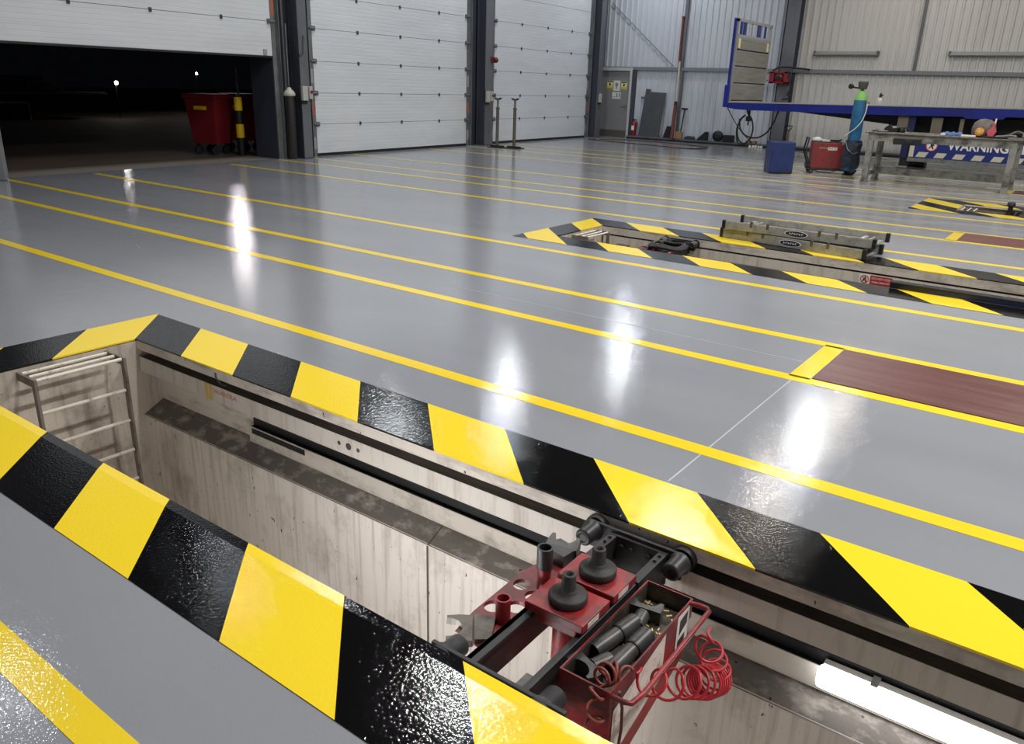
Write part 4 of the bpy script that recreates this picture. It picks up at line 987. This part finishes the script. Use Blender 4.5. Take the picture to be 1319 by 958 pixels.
for x, y, rr in ((-.3,-.2,.05),(-.3,.2,.05),(.5,-.26,.09),(.5,.26,.09)):
    a = MB(); p = Mw @ Vector((x,y-.03,rr)); p2 = Mw @ Vector((x,y+.03,rr)); a.cyl(p,p2,rr,n=16); a.cyl(Mw @ Vector((x,y-.035,rr)), Mw @ Vector((x,y+.035,rr)), rr*.5, n=12, m=1); a.build('wheel', [M_black, M_iron], t)
a = MB(); a.tube([Mw @ Vector(q) for q in ((-.36,-.18,.2),(-.46,-.18,.45),(-.42,-.18,.72),(-.42,.18,.72),(-.46,.18,.45),(-.36,.18,.2))], .016, 8); a.build('handle', M_black, t)
a = MB(); a.tube([Mw @ Vector(q) for q in ((-.3,-.21,.09),(-.15,-.24,.04),(.1,-.24,.04),(.25,-.2,.1))], .012, 6); a.build('power_cable', M_dark, t)
a = MB(); a.lathe(Mw @ Vector((-.24,-.05,.66)), [(.09,0),(.11,.02),(.09,.06),(.03,.085)], 14); a.prism([Mw @ Vector(q) for q in ((-.15,-.12,.66),(0,-.14,.66),(.04,0,.66),(-.12,.05,.66))], (0,0,.035))
tag(a.build('crumpled_glove', mat('white_glove', (206,204,196), .8), origin=Mw @ Vector((-.2,-.05,.66))), 'crumpled white glove lying on the red welder', 'glove')
a = MB(); a.tube([Mw @ Vector(q) for q in ((-.05,-.05,.68),(.08,-.06,.685),(.2,-.02,.68),(.26,.02,.7))], .018, 8); a.bevbox((.1,-.09,.66),(.2,-.03,.70),.008,0,Mw)
tag(a.build('welding_torch', M_black, origin=Mw @ Vector((.08,-.05,.66))), 'black welding torch lying on top of the red welder', 'torch')
# gas bottle
gx, gy = -4.36, 17.95
t = empty('gas_cylinder', (gx,gy,.11), 'tall blue gas bottle with lime shoulder strapped behind the welder', 'gas cylinder')
a = MB(); a.lathe((gx,gy,.11),[(.11,0),(.125,.02),(.125,1.38),(.122,1.40)],24); a.build('body', M_cylblue, t)
a = MB(); a.lathe((gx,gy,1.51),[(.123,0),(.118,.05),(.10,.11),(.07,.16),(.045,.18)],24); a.build('shoulder', M_lime, t)
a = MB(); a.cyl((gx,gy,1.68),(gx,gy,1.74),.035,n=12); a.lathe((gx,gy,1.72),[(.07,0),(.085,.02),(.1,.13),(.1,.15),(.02,.15)],16); a.build('valve_cap', mat('cap_grey_green', (74,80,74), .5), t)
a = MB(); a.cyl((gx-.05,gy-.03,1.74),(gx-.2,gy-.08,1.76),.016,n=8); a.lathe((gx-.2,gy-.06,1.77),[(.03,0),(.05,.01),(.05,.05),(.03,.06)],16,axis=(-.3,-1,0)); a.build('regulator', M_black, t)
a = MB(); a.cyl((gx+.09,gy-.06,1.47),(gx+.2,gy-.1,1.46),.014,n=8); a.build('spigot', M_iron, t)
a = MB(); pp = [Vector(q) for q in ((gx+.17,gy-.12,1.46),(gx+.175,gy-.13,1.30),(gx+.13,gy-.15,1.1),(gx+.02,gy-.16,.95),(gx-.1,gy-.15,.86),(gx-.16,gy-.12,.8))]
a.tube(smooth([pp[i].lerp(pp[i+1],k/5) for i in range(5) for k in range(5)] + [pp[-1]],4), .009, 8); a.build('gas_hose', M_white, t)
a = MB(); a.lathe((gx,gy,.66),[(.13,0),(.132,.01),(.132,.05),(.13,.06)],24); a.build('strap', M_black, t)
# dark cloth slung round the bottle foot
a = MB(); n = 40; vs = []
prof = [(.70,.15),(.62,.165),(.5,.16),(.36,.175),(.24,.17),(.17,.15)]
for z, rr in prof:
    for i in range(n):
        an = 2*PI*i/n; q = rr*(1+.10*math.sin(5*an+z*9)+.05*math.sin(11*an-z*14)); vs.append((gx+q*math.cos(an), gy+q*math.sin(an), z+.02*math.sin(3*an)))
a.add(vs, [(k*n+i,(k*n+(i+1)%n),((k+1)*n+(i+1)%n),((k+1)*n+i)) for k in range(len(prof)-1) for i in range(n)], 0, True)
tag(a.build('work_jacket', M_cloth, origin=(gx,gy,.17)), 'dark blue jacket wrapped round the foot of the blue gas bottle', 'jacket')
a = MB(); a.tube([Vector(q) for q in ((gx-.13,gy-.14,.72),(gx-.05,gy-.19,.55),(gx+.07,gy-.19,.46),(gx+.15,gy-.13,.5))], .012, 6); a.lathe((gx-.15,gy-.16,.62),[(.02,0),(.035,.02),(.035,.08),(.02,.1)],10)
tag(a.build('earth_clamp', M_galv, origin=(gx-.1,gy-.15,.6)), 'pale clamp and lead hooked on the gas bottle strap', 'clamp')

# workbench
BX0, BX1, BY0, BY1, BH = -3.88, -1.36, 17.0, 17.98, .945
t = empty('workbench', ((BX0+BX1)/2,(BY0+BY1)/2,0), 'heavy grey steel workbench covered with clutter', 'workbench')
a = MB(); a.bevbox((BX0-.05,BY0-.04,BH-.02),(BX1+.05,BY1+.04,BH),.004); a.build('top', M_benchtop, t)
a = MB(); a.box((BX0+.1,BY0+.004,BH-.16),(BX1-.1,BY0+.03,BH-.021)); a.box((BX0+.1,BY1-.03,BH-.16),(BX1-.1,BY1-.004,BH-.021)); a.box((BX0+.004,BY0+.09,BH-.16),(BX0+.03,BY1-.09,BH-.021)); a.box((BX1-.03,BY0+.09,BH-.16),(BX1-.004,BY1-.09,BH-.021)); a.build('apron', M_bench, t)
for x in (BX0, BX1-.11):
    for y in (BY0, BY1-.1):
        a = MB(); a.bevbox((x,y,.012),(x+.11,y+.1,BH-.0205),.006); a.bevbox((x-.015,y-.015,0),(x+.125,y+.115,.014),.003); a.build('leg', M_bench, t)
a = MB(); a.bevbox((BX0+.11,BY0+.5,.14),(BX1-.11,BY0+.58,.27),.005); a.build('stretcher', M_bench, t)
a = MB(); a.bevbox((BX0+.05,BY0+.1,.12),(BX0+.09,BY1-.1,.2),.005); a.bevbox((BX1-.09,BY0+.1,.12),(BX1-.05,BY1-.1,.2),.005); a.build('cross_rail', M_bench, t)
# dark vice jaw on the front edge
a = MB(); a.bevbox((-3.40,BY0-.08,BH-.20),(-2.92,BY0-.002,BH-.085),.01); a.bevbox((-3.2,BY0-.1,BH-.17),(-3.05,BY0-.06,BH-.1),.01)
tag(a.build('bench_clamp', M_dark, origin=(-3.2,BY0,BH-.15)), 'dark clamp bolted along the bench front edge', 'clamp')
# clutter
zt = BH
def bench_tool(pts, r_, name, label, m=M_iron, cat='tool', head=None):
    a = MB(); a.tube([Vector(q) for q in pts], r_, 8)
    if head: a.bevbox(head[0], head[1], .006)
    tag(a.build(name, m, origin=pts[0]), label, cat)
bench_tool([(-3.86,17.2,zt+.02),(-3.78,17.25,zt+.03),(-3.72,17.3,zt+.02)], .02, 'pipe_offcut', 'short grey pipe offcut at the left end of the bench', M_iron, 'offcut')
bench_tool([(-3.74,17.12,zt+.018),(-3.66,17.15,zt+.025),(-3.56,17.13,zt+.018)], .018, 'wrench', 'grey wrench on the bench left of the black clamp', M_galv)
a = MB(); a.prism([(-3.72,17.4,zt),(-3.46,17.4,zt),(-3.44,17.4,zt+.09),(-3.56,17.4,zt+.07),(-3.6,17.4,zt+.14),(-3.68,17.4,zt+.09)], (0,.12,0)); tag(a.build('g_clamp', M_dark, origin=(-3.6,17.45,zt)), 'black clamp lying on the left of the bench', 'clamp')
a = MB(); a.lathe((-3.40,17.5,zt),[(.06,0),(.075,.02),(.05,.06),(.055,.09),(.02,.1)],12); a.tube([(-3.4,17.5,zt+.06),(-3.3,17.45,zt+.1),(-3.2,17.45,zt+.02)], .015, 6); tag(a.build('grinder', M_dark, origin=(-3.4,17.5,zt)), 'dark hand grinder on the bench behind brackets', 'grinder')
a = MB()
for i in range(6): a.lathe((-2.62+.055*i,17.28+.03*math.sin(i*1.9),zt),[(.05,0),(.055,.02),(.04,.045+.015*(i%2)),(.01,.06+.015*(i%2))],9)
tag(a.build('rag', M_skyrag, origin=(-2.5,17.28,zt)), 'pale blue rag crumpled on the bench', 'rag')
a = MB(); a.bevbox((-2.66,17.2,zt),(-2.58,17.26,zt+.04),.01); tag(a.build('paper_wad', M_white, origin=(-2.62,17.23,zt)), 'small white paper wad at left of the blue rag', 'paper')
a = MB(); a.bevbox((-2.30,17.08,zt),(-2.06,17.17,zt+.035),.01); tag(a.build('electrode_box', M_white, origin=(-2.18,17.1,zt)), 'white flat packet on the bench front edge', 'packet')
# welding mask
t = empty('welding_mask', (-1.98,17.3,zt), 'grey and red welding mask with amber lens on bench', 'mask')
a = MB(); n = 18
vs = []; rows = [(0,.16,.12),(.06,.19,.15),(.16,.20,.16),(.25,.17,.14),(.31,.10,.09),(.325,.02,.02)]
for z, rx, ry in rows:
    for i in range(n):
        an = 2*PI*i/n; vs.append((-1.98+rx*math.cos(an), 17.32+ry*math.sin(an), zt+z))
a.add(vs, [(k*n+i,k*n+(i+1)%n,(k+1)*n+(i+1)%n,(k+1)*n+i) for k in range(len(rows)-1) for i in range(n)], 0, True); a.build('shell', mat('mask_grey', (104,98,96), .5), t)
a = MB(); a.lathe((-2.02,17.165,zt+.105),[(.09,0),(.098,.01),(.08,.02)],18,axis=(-.15,-1,.3)); a.build('lens_rim', mat('mask_red', (138,66,60), .5), t)
a = MB(); a.lathe((-2.02,17.15,zt+.10),[(.075,0),(.07,.012),(.03,.018)],18,axis=(-.15,-1,.3)); a.build('lens', mat('amber', (190,146,52), .3), t)
t = empty('spray_gun', (-1.82,17.1,zt), 'bright pink spray gun with white nozzle beside the welding mask', 'spray gun')
a = MB(); a.prism([(-1.87,17.1,zt+.02),(-1.79,17.1,zt+.03),(-1.75,17.1,zt+.12),(-1.80,17.1,zt+.2),(-1.84,17.1,zt+.2),(-1.9,17.1,zt+.11)], (0,.05,0)); a.cyl((-1.82,17.125,zt+.15),(-1.8,17.125,zt+.26),.022,n=10); a.build('body', M_pink, t)
a = MB(); a.cyl((-1.8,17.125,zt+.26),(-1.795,17.125,zt+.34),.016,.012,n=10); a.build('nozzle', M_white, t)
bench_tool([(-1.75,17.1,zt+.03),(-1.62,17.15,zt+.045),(-1.5,17.12,zt+.06),(-1.42,17.1,zt+.05)], .02, 'spanner', 'steel spanner on the right of the bench', M_galv)
bench_tool([(-1.9,17.06,zt+.02),(-1.7,17.04,zt+.02),(-1.55,17.03,zt+.025)], .018, 'chisel', 'dark chisel on the bench front edge under the spray gun', M_dark)
a = MB(); a.tube([(-1.58,17.25,zt+.03),(-1.5,17.3,zt+.1),(-1.42,17.3,zt+.13),(-1.34,17.28,zt+.1),(-1.33,17.25,zt+.03)], .022, 8); tag(a.build('chain_shackle', M_iron, origin=(-1.45,17.3,zt)), 'bent iron shackle at the right end of the bench', 'shackle')
bench_tool([(-1.66,17.35,zt+.02),(-1.55,17.4,zt+.07),(-1.4,17.42,zt+.09),(-1.35,17.4,zt+.09)], .025, 'hose_offcut', 'dark hose offcut at right rear of the bench', M_dark, 'offcut')

# ------------------------------------------------------------------ the dark yard beyond the raised door
a = MB(); a.quad((-90,-60,-.03),(-13.55,-60,-.03),(-14.6,26,-.03),(-90,90,-.03)); tag(a.build('ground', M_conc_out), 'dark concrete yard', kind='structure')
a = MB(); a.prism([(-14.7,5.5,-.02),(wall_x(5.5)+.1,5.5,-.02),(wall_x(10.9)+.1,10.9,-.02),(-14.9,10.9,-.02)], (0,0,.012)); tag(a.build('trim_7', mat('threshold', (120,112,104), .7)), 'concrete threshold under the raised door', kind='structure')
def bin_(x, y, label):
    t = empty('wheeled_bin', (x,y,-.03), label, 'bin', 'red wheeled bins')
    M_ = Matrix.Translation((x,y,0)) @ Matrix.Rotation(math.radians(21), 4, 'Z')
    a = MB(); b_ = [(-.27,-.26),(.27,-.26),(.27,.26),(-.27,.26)]; tp = [(-.36,-.34),(.36,-.34),(.36,.34),(-.36,.34)]
    a.add([M_ @ Vector((p[0],p[1],.2)) for p in b_] + [M_ @ Vector((p[0],p[1],1.16)) for p in tp], [(3,2,1,0),(4,5,6,7)] + [(i,(i+1)%4,4+(i+1)%4,4+i) for i in range(4)])
    a.bevbox((-.39,-.37,1.13),(.39,.37,1.18),.01,0,M_); a.build('body', M_binred, t)
    a = MB(); a.bevbox((-.39,-.37,1.18),(.39,.37,1.22),.018,0,M_); a.build('lid', M_binred, t)
    a = MB(); q = [M_ @ Vector(p) for p in ((-.14,-.328,.90),(.16,-.328,.90),(.16,-.335,.975),(-.14,-.335,.975))]; a.prism(q, M_.to_3x3() @ Vector((0,-.008,0))); a.build('label', M_yellow, t)
    for p in ((-.2,-.2),(.2,-.2),(-.2,.2),(.2,.2)):
        a = MB(); q = M_ @ Vector((p[0],p[1],.06)); a.cyl(q+Vector((-.025,0,0)), q+Vector((.025,0,0)), .09, n=14); a.box((q.x-.03,q.y-.02,.1),(q.x+.03,q.y+.02,.21)); a.build('caster', M_black, t)
bin_(-15.89, 10.62, 'red wheeled bin left of the yellow and black bollard')
bin_(-16.35, 11.75, 'dark red wheeled bin behind the bollard, half hidden')
t = empty('bollard', (-15.32,10.95,-.03), 'black and yellow bollard outside the raised door', 'bollard')
for z0, z1, m_ in ((-.03,.34,M_black),(.34,.62,M_yellow),(.62,.9,M_black),(.9,1.17,M_yellow),(1.17,1.22,M_black)):
    a = MB(); a.cyl((-15.32,10.95,z0),(-15.32,10.95,z1),.085,n=18); a.build('band', m_, t)
a = MB(); a.cyl((-15.5,11.1,-.03),(-15.5,11.1,1.75),.025,n=8); tag(a.build('thin_post', M_slate, origin=(-15.5,11.1,-.03)), 'thin dark post standing behind the bollard', 'post')
# parked flatbed with timber far out, low rail frame
t = empty('parked_flatbed', (-30,11,-.03), 'dark parked flatbed carrying timber, far out in the yard', 'trailer')
a = MB(); a.box((-31.5,2,.80),(-30,15.9,.88)); a.build('bed', M_galv, t)
a = MB(); a.box((-31.3,3,.4),(-30.3,15.5,.78)); a.build('chassis', M_dark, t)
for y in (4,6,13):
    a = MB(); a.cyl((-31.4,y,.42),(-30.1,y,.42),.45,n=18); a.build('wheel', M_black, t)
for k in range(3):
    a = MB(); a.bevbox((-31.3,3,.9+.17*k),(-30.05,14.4-.3*k,1.05+.17*k),.02); tag(a.build('timber_stack', M_timber, origin=(-30.6,9,.9+.17*k)), ['bottom layer of timber on the parked flatbed','middle layer of timber on the parked flatbed','top layer of timber on the parked flatbed'][k], 'timber', 'timber on the parked flatbed')
a = MB()
for y in (11.6,12.9): a.box((-29.5,y-.03,-.03),(-29.45,y+.03,.58))
a.box((-29.5,11.6,.53),(-29.45,12.93,.58)); tag(a.build('barrier_frame', M_cream, origin=(-29.5,12.2,-.03)), 'pale low barrier frame before the parked flatbed', 'barrier')
for (x, y, z, rr, lb) in ((-30,16.3,1.22,.06,'bright white yard lamp left of the bin, far away'),(-30,19.63,1.63,.04,'small white yard lamp above the red bin, far away')):
    t = empty('yard_lamp', (x,y,-.03), lb, 'lamp')
    a = MB(); a.cyl((x-.05,y,-.03),(x-.05,y,z+.02),.015,n=8); a.build('post', M_black, t)
    a = MB(); a.lathe((x,y,z-rr),[(rr*.4,0),(rr,rr*.6),(rr,rr*1.4),(rr*.4,rr*2)],12); a.build('globe', emit('yard_lamp_glow', (255,246,236), 70), t)

# ------------------------------------------------------------------ hidden sides of the hall
a = MB(); a.quad((XR,YN,0),(XR,YB,0),(XR,YB,ZC),(XR,YN,ZC)); tag(a.build('wall_right', M_cladwarm), kind='structure')
a = MB(); a.quad((-14,YN,0),(XR,YN,0),(XR,YN,ZC),(-14,YN,ZC)); tag(a.build('wall_front', M_cladcool), kind='structure')
a = MB(); a.quad((-15,YN,ZC),(XR,YN,ZC),(XR,YB+.1,ZC),(-15,YB+.1,ZC)); tag(a.build('ceiling', mat('roof_sheet', (58,60,64), .8)), kind='structure')

# ------------------------------------------------------------------ light
def area(name, loc, size, power, col, shape='DISK', rot=(0,0,0), spread=PI):
    l = bpy.data.lights.new(name, 'AREA'); l.shape = shape; l.size = size; l.energy = power; l.color = col; l.spread = spread
    o = bpy.data.objects.new(name, l); C.objects.link(o); o.location = loc; o.rotation_euler = rot
    return o
cool = (.92,.96,1.0); neutral = (1,.98,.95); warm = (1,.9,.78)
HB = [(-12.1,23.2,cool),(-12.7,17.4,cool),(-4.8,19.9,(.97,.99,1)),(-4.67,23.1,warm),(-4.57,16.3,warm),(-11.2,3.3,(.9,.95,1.002)),(-6.2,7.6,neutral),(-11.9,7.4,(.9,.95,1.002)),(-12.2,12.2,cool),(-5,12.2,neutral),
      (-5,3.2,neutral),(2,3.2,neutral),(2,7.6,neutral),(2,12.2,neutral),(2.2,16.3,warm),(2.2,20,neutral)]
for x, y, cl in HB:
    area('high_bay_light', (x,y,6.95), .2 if x < -11 and y < 8 else .36, (24 if x < -11 and y < 8 else 116 if y > 15 else 110 if x < -11 else 165 if x < 0 else 330) if cl != warm else 52, cl)
area('yard_floodlight', (-32,22.5,5.5), .4, 60, (1,.92,.92), rot=(0, math.radians(-50), math.radians(20)))

w = bpy.data.worlds.new('night'); S.world = w; w.use_nodes = True
w.node_tree.nodes['Background'].inputs[0].default_value = (.0012,.0013,.0018,1); w.node_tree.nodes['Background'].inputs[1].default_value = 1

S.view_settings.view_transform = 'Standard'; S.view_settings.look = 'None'; S.view_settings.gamma = 1
S.view_settings.use_curve_mapping = False; S.view_settings.exposure = .1
try:
    S.cycles.use_denoising = True; S.cycles.max_bounces = 6; S.cycles.diffuse_bounces = 4; S.cycles.sample_clamp_indirect = 8
except Exception: pass
